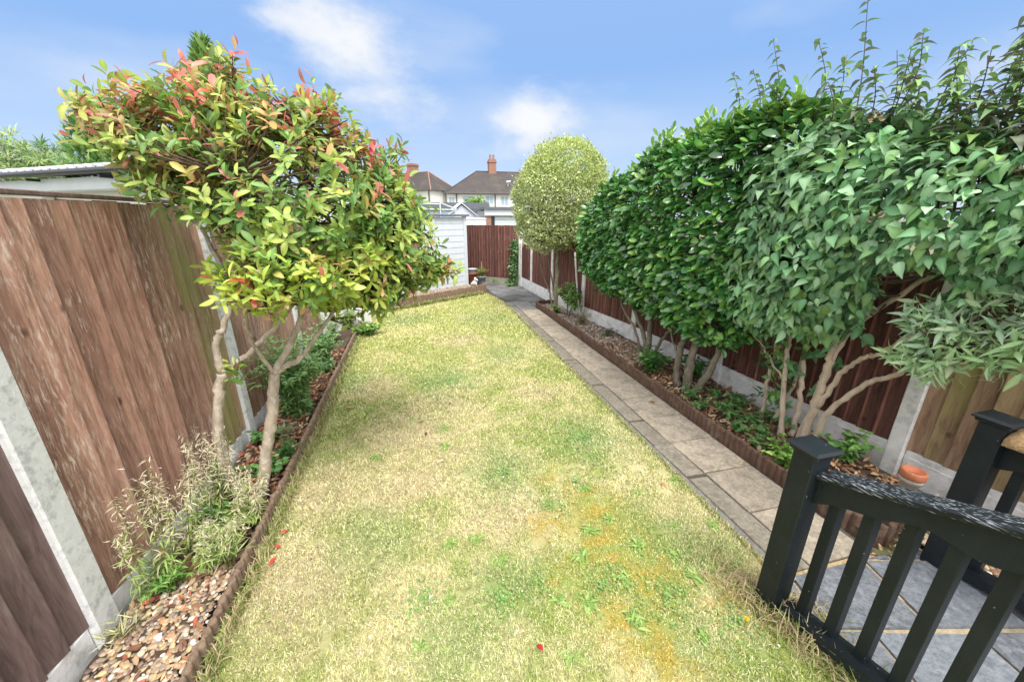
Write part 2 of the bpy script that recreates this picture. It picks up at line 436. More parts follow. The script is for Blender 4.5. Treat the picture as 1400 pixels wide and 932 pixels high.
def lawn_colour(x, y, jit=0.0):
    """dry straw / green / moss patches, same field for ground and blades"""
    n = fbm(x, y, 1.6); n2 = fbm(x + 9, y - 4, 7)
    straw = np.array([.76, .69, .38]); green = np.array([.42, .49, .13]); yel = np.array([.74, .71, .27]); moss = np.array([.58, .42, .06]); dead = np.array([.74, .61, .40]); lush = np.array([.30, .43, .13])
    far = np.clip((y - 3.2) / 4, 0, 1)
    g = np.clip((n - .42) * 3.2 + (n2 - .5) * 1.8 + .27, 0, 1)[..., None]
    c = straw * (1 - g) + green * g
    c = c * (1 - .45 * far[..., None]) + yel * (.45 * far[..., None])
    c = c * (1 - .7 * (d := blob(x, y, dead_spots)[..., None])) + dead * .7 * d
    c = c * (1 - .65 * (d := blob(x, y, green_spots)[..., None])) + lush * .65 * d
    d = blob(x, y, moss_spots) * np.clip((fbm(x + 2, y + 5, 14) - .3) * 2.6, 0, 1); d = d[..., None]
    c = c * (1 - .85 * d) + moss * .85 * d
    return c
def grid_sheet(name, poly, step, zfn, mat, colfn, kind='structure'):
    P = np.array(poly); x0, y0 = P.min(0); x1, y1 = P.max(0)
    nx = int((x1 - x0) / step) + 1; ny = int((y1 - y0) / step) + 1
    gx, gy = np.meshgrid(np.linspace(x0, x1, nx), np.linspace(y0, y1, ny))
    ins = in_poly(gx, gy, poly)
    idx = np.arange(nx * ny).reshape(ny, nx)
    F = np.stack([idx[:-1, :-1], idx[:-1, 1:], idx[1:, 1:], idx[1:, :-1]], -1).reshape(-1, 4)
    keep = (ins[:-1, :-1] & ins[:-1, 1:] & ins[1:, 1:] & ins[1:, :-1]).ravel(); F = F[keep]
    V = np.stack([gx.ravel(), gy.ravel(), zfn(gx, gy).ravel()], 1); C = colfn(gx.ravel(), gy.ravel())
    used = np.unique(F); remap = -np.ones(len(V), int); remap[used] = np.arange(len(used))
    return mesh(name, V[used], remap[F], mat, None, C[used], True, kind)
grid_sheet('lawn', LAWN, .03, lambda x, y: -.004 + .014 * (fbm(x, y, 2.5) - .5), M['lawn'], lambda x, y: lawn_colour(x, y) * .62)

# grass blades
def grass():
    parts = []
    for (ya, yb, dens, wl, ln) in [(.35, 2.0, 26000, .0020, .022), (2.0, 3.6, 14500, .0029, .024), (3.6, 6.0, 7500, .0044, .026), (6.0, 10.4, 3600, .0076, .028)]:
        n = int((yb - ya) * 3.2 * dens)
        x = R.uniform(-1.12, 2.06, n); y = R.uniform(ya, yb, n)
        thin = fbm(x + 3, y, 9) > .26
        ok = in_poly(x, y, LAWN) & thin; x = x[ok]; y = y[ok]; n = len(x)
        c = lawn_colour(x, y)
        pick = R.random(n)[:, None]
        straw = np.array([.93, .87, .58]); gr = np.array([.33, .50, .10])
        c = np.where(pick < .34, c * .35 + straw * .65, np.where(pick > .80, c * .5 + gr * .5, c)) * R.uniform(.5, 1.35, (n, 1))
        moss = blob(x, y, moss_spots)
        h = ln * R.uniform(.5, 1.35, n) * (1 - .5 * moss)
        az = R.uniform(0, 6.283, n); lean = R.uniform(.3, 1.35, n)
        d = np.stack([np.cos(az), np.sin(az), 0 * az], 1); s = np.stack([-np.sin(az), np.cos(az), 0 * az], 1)
        B = np.stack([x, y, .014 * (fbm(x, y, 2.5) - .5) - .006], 1)
        w = wl * R.uniform(.7, 1.4, n)
        m1 = B + d * (h * .35 * np.sin(lean))[:, None] + np.array([0, 0, 1]) * (h * .6 * np.cos(lean * .7))[:, None]
        tip = B + d * (h * np.sin(lean))[:, None] + np.array([0, 0, 1]) * (h * np.cos(lean))[:, None]
        V = np.stack([B - s * w[:, None], B + s * w[:, None], m1 + s * w[:, None] * .8, m1 - s * w[:, None] * .8, tip + s * w[:, None] * .12, tip - s * w[:, None] * .12], 1)
        F = (np.array([[0, 1, 2, 3], [3, 2, 4, 5]])[None] + (np.arange(n) * 6)[:, None, None]).reshape(-1, 4)
        C = np.repeat(c[:, None, :], 6, 1); C[:, :2] *= .78
        parts.append((V.reshape(-1, 3), F, C.reshape(-1, 3)))
    # longer uncut fringe along the edging and round the railing post
    def fringe(p0, p1, n, spread, h0, h1, greenness, wl=.003):
        t = R.random(n); p0 = np.array(p0); p1 = np.array(p1)
        xy = p0 + (p1 - p0) * t[:, None] + R.normal(size=(n, 2)) * spread
        h = R.uniform(h0, h1, n); az = R.uniform(0, 6.283, n); lean = R.uniform(.2, 1.3, n)
        d = np.stack([np.cos(az), np.sin(az), 0 * az], 1); s = np.stack([-np.sin(az), np.cos(az), 0 * az], 1)
        B = np.c_[xy, np.full(n, -.004)]
        c = np.where(R.random((n, 1)) < greenness, np.array([[.26, .36, .09]]), np.array([[.60, .50, .30]])) * R.uniform(.7, 1.25, (n, 1))
        w = np.full(n, wl)[:, None]
        m1 = B + d * (h * .3 * np.sin(lean))[:, None] + np.array([0, 0, 1]) * (h * .65 * np.cos(lean * .6))[:, None]
        tip = B + d * (h * np.sin(lean))[:, None] + np.array([0, 0, 1]) * (h * np.cos(lean))[:, None]
        V = np.stack([B - s * w, B + s * w, m1 + s * w * .8, m1 - s * w * .8, tip + s * w * .1, tip - s * w * .1], 1)
        F = (np.array([[0, 1, 2, 3], [3, 2, 4, 5]])[None] + (np.arange(n) * 6)[:, None, None]).reshape(-1, 4)
        parts.append((V.reshape(-1, 3), F, np.repeat(c[:, None, :], 6, 1).reshape(-1, 3)))
    fringe((-1.06, .9), (-1.06, 4.0), 2600, .02, .04, .11, .45)
    fringe((-1.06, 4.0), (-1.06, 8.4), 1500, .025, .04, .10, .55, .005)
    fringe((-1.0, 8.42), (1.68, 10.14), 2000, .03, .05, .13, .6, .008)
    fringe((1.68, 1.22), (1.80, .55), 900, .05, .05, .15, .25)
    fringe((1.60, 1.35), (1.85, .95), 900, .09, .03, .10, .15)
    fringe((1.91, 1.25), (1.94, 4.0), 1400, .012, .02, .05, .5)
    fringe((1.95, 4.0), (2.03, 8.8), 1400, .015, .02, .06, .5, .005)
    V, F, C = join(parts)
    o = mesh('grass', V, F, M['grass'], None, np.clip(C, .01, 1), False, 'stuff')
    o['label'] = 'patchy dry yellow and green lawn grass'
grass()

# garden path of concrete slabs
def path():
    mb = MB()
    def slab(x0, x1, y0, y1, c, z=.012):
        g = .005
        tx = R.uniform(-.004, .004, 4)
        j = lambda: R.uniform(-.004, .004)
        P = [(x0 + g + j(), y0 + g + j()), (x1 - g + j(), y0 + g + j()), (x1 - g + j(), y1 - g + j()), (x0 + g + j(), y1 - g + j())]
        b = .006
        V = [(p[0], p[1], -.04) for p in P] + [(p[0], p[1], z - b + tx[i]) for i, p in enumerate(P)]
        ctr = np.mean(P, 0)
        V += [(p[0] + b * np.sign(ctr[0] - p[0]), p[1] + b * np.sign(ctr[1] - p[1]), z + tx[i]) for i, p in enumerate(P)]
        F = [[i, (i + 1) % 4, 4 + (i + 1) % 4, 4 + i] for i in range(4)] + [[4 + i, 4 + (i + 1) % 4, 8 + (i + 1) % 4, 8 + i] for i in range(4)] + [[8, 9, 10, 11]]
        mb.add(V, F, c)
    y = 1.24; k = 0
    while y < 8.6:
        sh = .02 * max(0, (y - 3) / 5) * 2.0
        tone = R.uniform(.8, 1.2)
        c1 = np.array([.35, .30, .24]) * tone; c2 = np.array([.225, .20, .16]) * R.uniform(.8, 1.2)
        if y > 7.9: c1 = np.array([.22, .22, .215]); c2 = c1 * .9
        y1 = y + .45
        slab(2.16 + sh, 2.62, y, y1, c1)
        off = .03 if k % 2 else 0
        slab(1.985 + sh, 2.16 + sh, y - off, y1 - off, c2, .010)
        y = y1; k += 1
    mb.box((1.985, .95, -.05), (2.62, 1.235, .006), (.42, .31, .17))   # sandy cement by the slate
    o = mb.build('path', M['slab'], None, False, 'structure')
    # cement haunch along the lawn side
    h = MB()
    ys = np.linspace(1.2, 8.8, 60); xr = 1.98 + .04 * np.clip((ys - 3) / 5, 0, 1)
    V = []
    for yy, xx in zip(ys, xr):
        w = .055 + .03 * (vnoise(yy, 3.0, 3.0) - .3)
        V += [(xx - w, yy, -.02), (xx - w + .02, yy, .004), (xx - .002, yy, .009), (xx - .002, yy, -.03)]
    F = [[i * 4 + a, i * 4 + a + 1, i * 4 + a + 5, i * 4 + a + 4] for i in range(len(ys) - 1) for a in range(3)]
    h.add(V, F, (.20, .195, .18))
    h.build('path_haunch', M['slab'], None, True, 'structure')
path()

# joint / bedding sheet below the path and the dark paving at the end
def dark_paving():
    mb = MB()
    mb.prism([(1.97, 1.2), (2.66, 1.2), (2.66, 8.2), (3.1, 8.25), (3.02, 11.05), (2.2, 11.95), (1.2, 12.8), (1.35, 11.6), (1.78, 10.3), (1.97, 9.5)], -.06, -.004, (.07, .06, .045))
    rot = rad(33)
    ca, sa = math.cos(rot), math.sin(rot)
    poly = [(2.0, 8.62), (2.62, 8.62), (3.12, 8.35), (3.03, 10.98), (2.2, 11.9), (1.5, 12.5), (1.48, 11.5), (1.80, 10.36), (1.98, 9.6), (2.05, 9.0)]
    for i in range(-12, 12):
        for j in range(-12, 12):
            u0, v0 = i * .45, j * .45
            Q = [(u0 + .008, v0 + .008), (u0 + .442, v0 + .008), (u0 + .442, v0 + .442), (u0 + .008, v0 + .442)]
            W = [(2.3 + ca * u - sa * v, 10.2 + sa * u + ca * v) for u, v in Q]
            # clip to the paved area
            P = clip_poly(W, [(2.04, 8.64), (2.62, 8.64), (3.1, 8.64), (3.02, 10.98), (2.2, 11.9), (1.5, 12.5), (1.48, 11.5), (1.80, 10.30), (2.0, 9.6)])
            if len(P) >= 3:
                mb.prism(P, -.05, R.uniform(.004, .014), np.array([.17, .175, .185]) * R.uniform(.6, 1.35))
    for (a, b_, c_, d_) in [(2.64, 8.64, 3.12, 8.3)]:
        mb.prism([(2.64, 8.3), (3.12, 8.3), (3.11, 8.63), (2.64, 8.63)], -.05, .01, (.24, .235, .22))
    mb.build('paving', M['slab'], None, False, 'structure')
def clip_poly(S, Cp):
    """Sutherland-Hodgman against a (near convex) counter-clockwise polygon"""
    out = list(S)
    area = sum(Cp[i][0] * Cp[(i + 1) % len(Cp)][1] - Cp[(i + 1) % len(Cp)][0] * Cp[i][1] for i in range(len(Cp)))
    if area < 0: Cp = Cp[::-1]
    for i in range(len(Cp)):
        a, b_ = Cp[i], Cp[(i + 1) % len(Cp)]
        inp = out; out = []
        ins = lambda p: (b_[0] - a[0]) * (p[1] - a[1]) - (b_[1] - a[1]) * (p[0] - a[0]) >= 0
        for k in range(len(inp)):
            p, q = inp[k - 1], inp[k]
            if ins(q) != ins(p):
                d1 = (b_[0] - a[0]) * (p[1] - a[1]) - (b_[1] - a[1]) * (p[0] - a[0]); d2 = (b_[0] - a[0]) * (q[1] - a[1]) - (b_[1] - a[1]) * (q[0] - a[0])
                s = d1 / (d1 - d2); out.append((p[0] + s * (q[0] - p[0]), p[1] + s * (q[1] - p[1])))
            if ins(q): out.append(q)
        if not out: return []
    return out
dark_paving()

# slate patio between the railings
def patio():
    mb = MB()
    mb.prism([(1.84, -1.2), (2.97, -1.2), (2.97, 1.19), (1.84, 1.19)], -.06, .0, (.45, .36, .22))
    Cp = [(1.86, -1.2), (2.95, -1.2), (2.97, .98), (2.93, 1.17), (2.60, 1.20), (1.86, 1.21)]
    rot = rad(-14); ca, sa = math.cos(rot), math.sin(rot)
    for i in range(-4, 5):
        for j in range(-6, 5):
            w = .52; h = .42
            u0 = i * w + (.2 if j % 2 else 0); v0 = j * h
            Q = [(u0 + .012, v0 + .012), (u0 + w - .012, v0 + .012), (u0 + w - .012, v0 + h - .012), (u0 + .012, v0 + h - .012)]
            W = [(2.4 + ca * u - sa * v + R.uniform(-.008, .008), .8 + sa * u + ca * v + R.uniform(-.008, .008)) for u, v in Q]
            P = clip_poly(W, Cp)
            if len(P) >= 3: mb.prism(P, -.05, .012 + R.uniform(0, .008), np.array([.13, .145, .17]) * R.uniform(.75, 1.4))
    mb.build('patio', M['slate'], None, False, 'structure')
patio()

# beds
def bed(name, poly, z, mat, step=.06):
    rnd = lambda x, y: z + .05 * (fbm(x, y, 3.1) - .5) + .02 * (vnoise(x, y, 14) - .5)
    o = grid_sheet(name, poly, step, rnd, mat, lambda x, y: np.tile(np.array([.1, .07, .05]), (len(x), 1)))
    return rnd
Zl = bed('left_border_soil', [(-1.60, -.5), (-1.13, -.5), (-1.13, 8.5), (-1.60, 8.5)], .05, M['soil'])
Zg = bed('gravel_border', [(-1.62, 8.3), (-1.16, 8.42), (1.75, 10.33), (1.85, 10.45), (1.42, 11.5), (-1.62, 11.4)], .07, M['gravel_bed'])
Zr = bed('right_border_soil', [(2.68, 1.30), (3.60, 1.30), (3.50, 3.6), (3.3, 7.0), (3.12, 8.25), (2.68, 8.22)], .06, M['soil'])
Zp = bed('pebble_border', [(2.98, -1.2), (3.7, -1.2), (3.6, 1.32), (2.98, 1.32)], .02, M['soil'])

# pebbles, chips, litter (uncountable)
def ico(sub):
    bm = bmesh.new(); bmesh.ops.create_icosphere(bm, subdivisions=sub, radius=1)
    bm.verts.index_update()
    V = np.array([v.co[:] for v in bm.verts]); F = np.array([[v.index for v in f.verts] for f in bm.faces]); bm.free(); return V, F
def stones(name, poly, n, size, z, cols, mat, sub=1, label=None, flat=.5):
    P = np.array(poly); x0, y0 = P.min(0); x1, y1 = P.max(0)
    x = R.uniform(x0, x1, n * 3); y = R.uniform(y0, y1, n * 3); ok = in_poly(x, y, poly); x = x[ok][:n]; y = y[ok][:n]; n = len(x)
    V0, F0 = ico(sub); k = len(V0)
    s = R.uniform(size[0], size[1], n)
    sc = np.stack([s * R.uniform(.8, 1.5, n), s * R.uniform(.7, 1.1, n), s * R.uniform(flat * .8, flat * 1.2, n)], 1)
    az = R.uniform(0, 6.28, n); ca, sa = np.cos(az), np.sin(az)
    tl = R.normal(size=n) * .3
    L = V0[None] * sc[:, None, :] * (1 + R.normal(size=(n, k, 1)) * (.12 if sub == 1 else .05))
    X = L[..., 0] * ca[:, None] - L[..., 1] * sa[:, None]; Y = L[..., 0] * sa[:, None] + L[..., 1] * ca[:, None]
    Z = L[..., 2] + tl[:, None] * L[..., 0]
    zz = z(x, y) + sc[:, 2] * R.uniform(.2, .9, n)
    V = np.stack([X + x[:, None], Y + y[:, None], Z + zz[:, None]], -1).reshape(-1, 3)
    F = (F0[None] + (np.arange(n) * k)[:, None, None]).reshape(-1, 3)
    C = np.repeat(np.array(cols)[R.integers(0, len(cols), n)] * R.uniform(.7, 1.25, (n, 1)), k, 0)
    o = mesh(name, V, F, mat, None, np.clip(C, 0, 1), sub > 1, 'stuff')
    if label: o['label'] = label
PEB = [(.40, .29, .19), (.52, .40, .27), (.27, .19, .15), (.74, .70, .62), (.42, .30, .22), (.58, .42, .22), (.34, .27, .22), (.44, .24, .13), (.20, .15, .13), (.50, .40, .3)]
stones('pebbles', [(-1.58, .8), (-1.16, .8), (-1.16, 2.15), (-1.58, 2.15)], 2600, (.006, .0155), Zl, PEB, M['pebble'], 2, 'brown and cream pebbles at the near end of the left border')
stones('gravel', [(-1.6, 8.3), (-1.2, 8.45), (1.72, 10.38), (1.5, 11.25), (-.2, 10.5), (-1.6, 9.6)], 5200, (.012, .03), Zg, [(.42, .34, .27), (.33, .26, .21), (.52, .45, .38), (.27, .2, .16), (.38, .25, .18)], M['chips'], 1, 'loose brown gravel in front of the white shed')
stones('stone_chippings', [(2.70, 4.3), (3.36, 4.3), (3.2, 6.8), (3.1, 8.2), (2.7, 8.18)], 3000, (.010, .026), Zr, [(.45, .36, .29), (.36, .28, .22), (.52, .46, .40), (.30, .21, .16)], M['chips'], 1, 'tan stone chippings in the far half of the right border')
stones('loose_pebbles', [(3.0, .3), (3.58, .3), (3.56, 1.30), (3.0, 1.30)], 900, (.012, .026), Zp, PEB, M['pebble'], 2, 'mixed brown pebbles beside the slate patio')

def litter(name, poly, n, L, z, cols, label, lift=.02):
    P = np.array(poly); x0, y0 = P.min(0); x1, y1 = P.max(0)
    x = R.uniform(x0, x1, n * 3); y = R.uniform(y0, y1, n * 3); ok = in_poly(x, y, poly); x = x[ok][:n]; y = y[ok][:n]; n = len(x)
    az = R.uniform(0, 6.28, n); D = np.stack([np.cos(az), np.sin(az), R.normal(size=n) * .3], 1)
    Nn = np.stack([R.normal(size=n) * .45, R.normal(size=n) * .45, np.ones(n)], 1)
    c = np.array(cols)[R.integers(0, len(cols), n)] * R.uniform(.6, 1.3, (n, 1))
    V, F, C = leaves(np.stack([x, y, z(x, y) + R.uniform(.004, lift, n)], 1), D, Nn, R.uniform(L[0], L[1], n), R.uniform(.3, .5, n), np.clip(c, 0, 1), 'oval', R.uniform(-.5, .5, n), .3)
    o = mesh(name, V, F, M['litter'], None, C, False, 'stuff'); o['label'] = label
RED = [(.40, .12, .07), (.33, .16, .09), (.45, .24, .13), (.22, .12, .08), (.52, .36, .22), (.30, .16, .1), (.42, .32, .22)]
litter('leaf_litter', [(-1.58, 2.0), (-1.15, 2.0), (-1.15, 6.0), (-1.58, 6.0)], 1900, (.03, .075), Zl, RED, 'fallen red and brown leaves covering the left border')
litter('dry_leaves', [(2.70, 1.35), (3.52, 1.35), (3.45, 3.8), (3.36, 5.2), (2.70, 5.2)], 2600, (.03, .08), Zr, [(.42, .24, .14), (.50, .33, .2), (.33, .17, .1), (.55, .42, .29), (.26, .14, .09)], 'dry brown leaves covering the right border')
litter('patio_leaves', [(2.30, 1.22), (2.70, 1.22), (2.97, 1.32), (3.5, 1.32), (3.5, .9), (3.0, .9), (2.95, 1.2)], 260, (.02, .05), lambda x, y: .012 + 0 * x, [(.55, .38, .22), (.45, .22, .12), (.6, .5, .36)], 'dry leaves blown along the patio edge', .015)

litter('stray_leaves', [(-1.58, .9), (-1.15, .9), (-1.15, 2.0), (-1.58, 2.0)], 150, (.025, .06), Zl, RED, 'fallen leaves among the near pebbles of the left border')
# clover and moss plantlets growing through the turf
def clover():
    P, C = [], []
    for (a, b_, r) in [(1.40, 2.86, .42), (.58, 2.53, .25), (.31, 1.51, .22), (.81, 2.1, .18), (.89, 1.44, .22), (1.21, 1.29, .2), (1.47, 1.09, .22), (.55, 1.53, .15), (1.1, 2.3, .18), (-.1, 1.6, .2), (.3, 4.5, .4)]:
        k = int(5200 * r * r); ang = R.uniform(0, 6.28, k); q = r * np.abs(R.normal(size=k)) * .6
        P.append(np.stack([a + q * np.cos(ang), b_ + q * np.sin(ang), R.uniform(.004, .026, k)], 1))
    P = np.concatenate(P); P = P[in_poly(P[:, 0], P[:, 1], LAWN)]; n = len(P); az = R.uniform(0, 6.28, n)
    D = np.stack([np.cos(az), np.sin(az), R.normal(size=n) * .3], 1); UP = np.array([0, 0, 1.0]) + R.normal(size=(n, 3)) * .35
    c = pal((.24, .42, .12), (.30, .47, .15), (.19, .36, .10), (.36, .48, .2))(n) * R.uniform(.7, 1.2, (n, 1))
    wh = R.random(n) < .012; c[wh] = (.8, .8, .76)
    V, F, C = leaves(P, D, UP, R.uniform(.009, .02, n), R.uniform(.7, 1.0, n), np.clip(c, 0, 1), 'small', R.uniform(0, .3, n)); o = mesh('clover', V, F, M['herb'], None, C, False, 'stuff'); o['label'] = 'patches of small clover leaves in the lawn'
clover()

# ------------------------------------------------------------------ log roll edging (one flexible roll each)
def log_roll(name, label, pts, zb, zt, mat, w=.055, group='log roll edging'):
    P = np.array(pts, float); seg = np.linalg.norm(np.diff(P, axis=0), axis=1); s = np.r_[0, np.cumsum(seg)]
    tot = s[-1]; n = int(tot / w)
    q = 6
    u = np.linspace(0, tot, n * q + 1)
    C = np.stack([np.interp(u, s, P[:, i]) for i in range(2)], 1)
    T = unit(np.gradient(C, axis=0)); Nr = np.stack([T[:, 1], -T[:, 0]], 1)
    ph = (np.arange(len(u)) % q) / q; b = np.sin(np.pi * ph) * w * .42
    lid = np.minimum(np.arange(len(u)) // q, n - 1); hv = R.normal(size=n) * .006; top = zt + hv[lid]
    hw = w * .13 + b * .55
    o_, i_ = C + Nr * hw[:, None], C - Nr * hw[:, None]
    rows = [np.c_[o_, np.full(len(u), zb)], np.c_[o_, top - .008], np.c_[C + Nr * (hw * .75)[:, None], top + .0], np.c_[C, top + .006], np.c_[C - Nr * (hw * .75)[:, None], top], np.c_[i_, top - .008], np.c_[i_, np.full(len(u), zb)]]
    V = np.stack(rows, 1).reshape(-1, 3); k = len(rows); m = len(u)
    F = [[i * k + a, i * k + a + 1, (i + 1) * k + a + 1, (i + 1) * k + a] for i in range(m - 1) for a in range(k - 1)]
    F += [list(range(k)), list(range((m - 1) * k, m * k))[::-1]]
    tone = R.uniform(.7, 1.3, n)[lid]
    o = mesh(name, V, F, mat, None, np.repeat((tone[:, None] * np.ones(3)), k, 0))
    return tag(o, label, 'garden edging', group)
log_roll('log_roll_edging', 'weathered log roll edging along the left border beside the lawn', [(-1.10, .2), (-1.12, 1.5), (-1.115, 3.0), (-1.13, 5.0), (-1.14, 8.42)], -.05, .11, M['log_old'])
log_roll('log_roll_edging', 'log roll edging holding the gravel bed in front of the white shed', [(-1.13, 8.50), (.2, 9.33), (1.2, 9.98), (1.74, 10.34), (1.85, 10.50), (1.80, 10.75)], -.05, .22, M['log_old'], .065)
log_roll('log_roll_edging', 'dark brown log roll edging between paved path and right border', [(2.76, 1.26), (2.66, 1.50), (2.645, 2.5), (2.655, 5.0), (2.66, 6.5), (2.67, 7.6), (2.62, 8.2), (2.75, 8.3), (3.10, 8.28)], -.05, .14, M['log'], .058)
log_roll('log_roll_edging', 'short piece of log edging at the corner of the slate patio', [(2.80, 1.27), (2.97, 1.32), (3.05, 1.36)], -.05, .13, M['log'], .06)

# ------------------------------------------------------------------ fences
def board_panel(p0, p1, z0, z1, mat, parent, bw=.105, face=1, algae=None, name='fence_panel', wob=.004):
    """feather-edge boards from p0 to p1; face=+1 boards stand to the right of p0->p1"""
    p0 = np.array(p0, float); p1 = np.array(p1, float); L = np.linalg.norm(p1 - p0); t = (p1 - p0) / L; nr = np.array([t[1], -t[0]]) * face
    n = max(2, int(round(L / bw))); w = L / n; mb = MB()
    for i in range(n):
        a = p0 + t * (i * w - .008); b = p0 + t * ((i + 1) * w + .010)
        th = .030; tn = .003
        zt = z1 + R.normal() * wob; lean = R.normal() * .002
        q = [a + nr * tn * .3, b + nr * (th + .002 * 0), b - nr * .004, a - nr * .004]
        q[0] = a + nr * (tn); q[1] = b + nr * th
        V = [(p[0], p[1], z0) for p in q] + [(p[0] + t[0] * lean, p[1] + t[1] * lean, zt) for p in q]
        F = [[3, 2, 1, 0], [4, 5, 6, 7]] + [[k, (k + 1) % 4, 4 + (k + 1) % 4, 4 + k] for k in range(4)]
        al = algae(((i + .5) / n)) if algae else R.random() * .35
        r0 = R.random(); mb.add(V, F, np.array([(r0, al, b_) for b_ in (0, 1, 1, 0) * 2]))
    return mb.build(name, mat, parent)

def fence(name, label, posts, tops, mats, face, gb_h, post_mat, gb_mat, cap=True, bw=.105, algaes=None, post_top=.02, post_w=.10, skip_posts=()):
    f = thing(name, label, 'fence', (posts[0][0], posts[0][1], 0))
    for i, (x, y) in enumerate(posts):
        if i in skip_posts: continue
        j = min(i, len(posts) - 2); t = unit(np.array(posts[j + 1]) - np.array(posts[j]))
        ang = math.atan2(t[1], t[0])
        Mx = Matrix.Translation((x, y, 0)) @ Matrix.Rotation(ang, 4, 'Z')
        zt = max(tops[min(i, len(tops) - 1)], tops[max(0, i - 1)]) + post_top
        mb = MB(); mb.box((-post_w / 2, -.055, -.2), (post_w / 2, .055, zt), (1, 1, 1), .008, Mx)
        mb.build('concrete_post', post_mat, f)
    for i in range(len(posts) - 1):
        a = np.array(posts[i], float); b = np.array(posts[i + 1], float); t = unit(b - a); nr = np.array([t[1], -t[0]]) * face
        a2 = a + t * (post_w / 2 + .002) ; b2 = b - t * (post_w / 2 + .002)
        ang = math.atan2(t[1], t[0]); L = np.linalg.norm(b2 - a2); Mx = Matrix.Translation((a2[0], a2[1], 0)) @ Matrix.Rotation(ang, 4, 'Z')
        mb = MB(); mb.box((0, -.022, -.15), (L, .022, gb_h), (1, 1, 1), .005, Mx)
        if gb_h > .2:
            s = -face
            mb.box((.03, min(s * .022, s * .028), .03), (L - .03, max(s * .022, s * .028), gb_h - .05), (1, 1, 1), .004, Mx)
        mb.build('gravel_board', gb_mat, f)
        board_panel(a2, b2, gb_h + .003, tops[i], mats[i], f, bw, face, algaes[i] if algaes else None)
        if cap:
            mc = MB(); mc.box((0, -.03, tops[i] + .012), (L, .035, tops[i] + .034), (.5, .3, .5), .004, Mx); mc.build('capping_rail', M['fence_left_dark'], f)
    return f

Ly = [-.05, 1.78, 3.60, 5.43, 7.26, 9.09, 10.9]
LFX = -1.66
al0 = lambda u: .05 + .1 * R.random()
al1 = lambda u: (.9 if u > .74 else .12 if u > .6 else .03) + .08 * R.random()
fence('wooden_fence', 'tall weathered pink brown board fence along the left border', [(LFX, y) for y in Ly], [2.08] * 6,
      [M['fence_left_dark'], M['fence_left'], M['fence_left'], M['fence_left'], M['fence_left'], M['fence_left']], 1, .16, M['concrete'], M['white_concrete'],
      algaes=[al0, al1, lambda u: .05 + .25 * R.random(), al0, al0, al0], bw=.112, post_top=.0, post_w=.125)
Rp = [(3.64, -.05), (3.60, 1.76), (3.53, 3.57), (3.42, 5.32), (3.22, 6.90), (3.14, 8.50), (3.09, 10.05), (3.05, 11.0)]
fence('wooden_fence', 'dark brown board fence with white concrete base behind right hedge', Rp, [1.75, 1.72, 1.72, 1.70, 1.62, 1.27, 1.26],
      [M['fence_olive'], M['fence_dark'], M['fence_dark'], M['fence_dark'], M['fence_dark'], M['fence_dark'], M['fence_dark']], -1, .29, M['white_concrete'], M['white_concrete'], cap=False,
      algaes=[lambda u: .05 + .6 * R.random(), al0, al0, lambda u: .2 + .5 * R.random(), al0, al0, al0], bw=.115, post_top=.03, post_w=.11)
fence('wooden_fence', 'dark brown board fence closing the far end of the garden', [(3.03, 11.10), (1.2, 12.82), (.0, 13.95)], [1.77, 1.77], [M['fence_dark']] * 2, -1, .2, M['white_concrete'], M['mossy_concrete'],
      cap=False, bw=.1, post_top=-.16, post_w=.09, skip_posts=(1,))

# ------------------------------------------------------------------ white shed
def shed():
    a = np.array([1.44, 11.34]); d = np.array([-.838, -.545]); back = np.array([-.545, .838])
    W = 2.6; Dp = 2.0; H = 2.02
    s = thing('garden_shed', 'white painted timber shed with grey felt roof behind gravel bed', 'shed', (a[0], a[1], 0))
    ang = math.atan2(d[1], d[0])
    # local frame: x along front (to the left), y = out of the front face
    Mx = Matrix.Translation((a[0], a[1], 0)) @ Matrix.Rotation(ang, 4, 'Z')
    out = 1 if (np.array([-math.sin(ang), math.cos(ang)]) @ -back) > 0 else -1
    mb = MB(); z = .02; h = .165
    while z < H - .05:
        z1 = min(z + h, H)
        # ship-lap board: thicker at its lower edge
        for (xa, xb) in [(.085, W)]:
            y0, y1 = 0.0, out * .004; yb = out * .012
            V = [(xa, -out * .02, z), (xb, -out * .02, z), (xb, yb, z), (xa, yb, z), (xa, -out * .02, z1), (xb, -out * .02, z1), (xb, y1, z1), (xa, y1, z1)]
            V = [Mx @ Vector(v) for v in V]
            mb.add(V, [[0, 1, 2, 3], [4, 7, 6, 5], [3, 2, 6, 7], [0, 3, 7, 4], [1, 5, 6, 2], [0, 4, 5, 1]])
        z = z1
    mb.build('front_wall', M['white_paint'], s)
    mb = MB(); mb.box((.0, min(0, -out * Dp), .02), (W, max(-out * .03, -out * .03), H - .03) if out < 0 else (W, -.03, H - .03), (1, 1, 1), 0, Mx); mb.build('wall', M['white_paint'], s)
    mb = MB(); mb.box((-.02, min(out * .03, -out * .05), .02), (.085, max(out * .03, -out * .05), H), (1, 1, 1), .004, Mx); mb.build('corner_board', M['white_paint'], s)
    mb = MB(); ya, yb = sorted((out * .10, -out * (Dp + .1))); mb.box((-.08, ya, H + .003), (W + .1, yb, H + .055), (1, 1, 1), .006, Mx); mb.build('roof', M['felt'], s)
    mb = MB(); mb.box((1.1, min(out * .022, out * .045), .06), (1.17, max(out * .022, out * .045), H - .06), (1, 1, 1), .003, Mx)
    mb.build('door_trim', M['white_paint'], s)
shed()

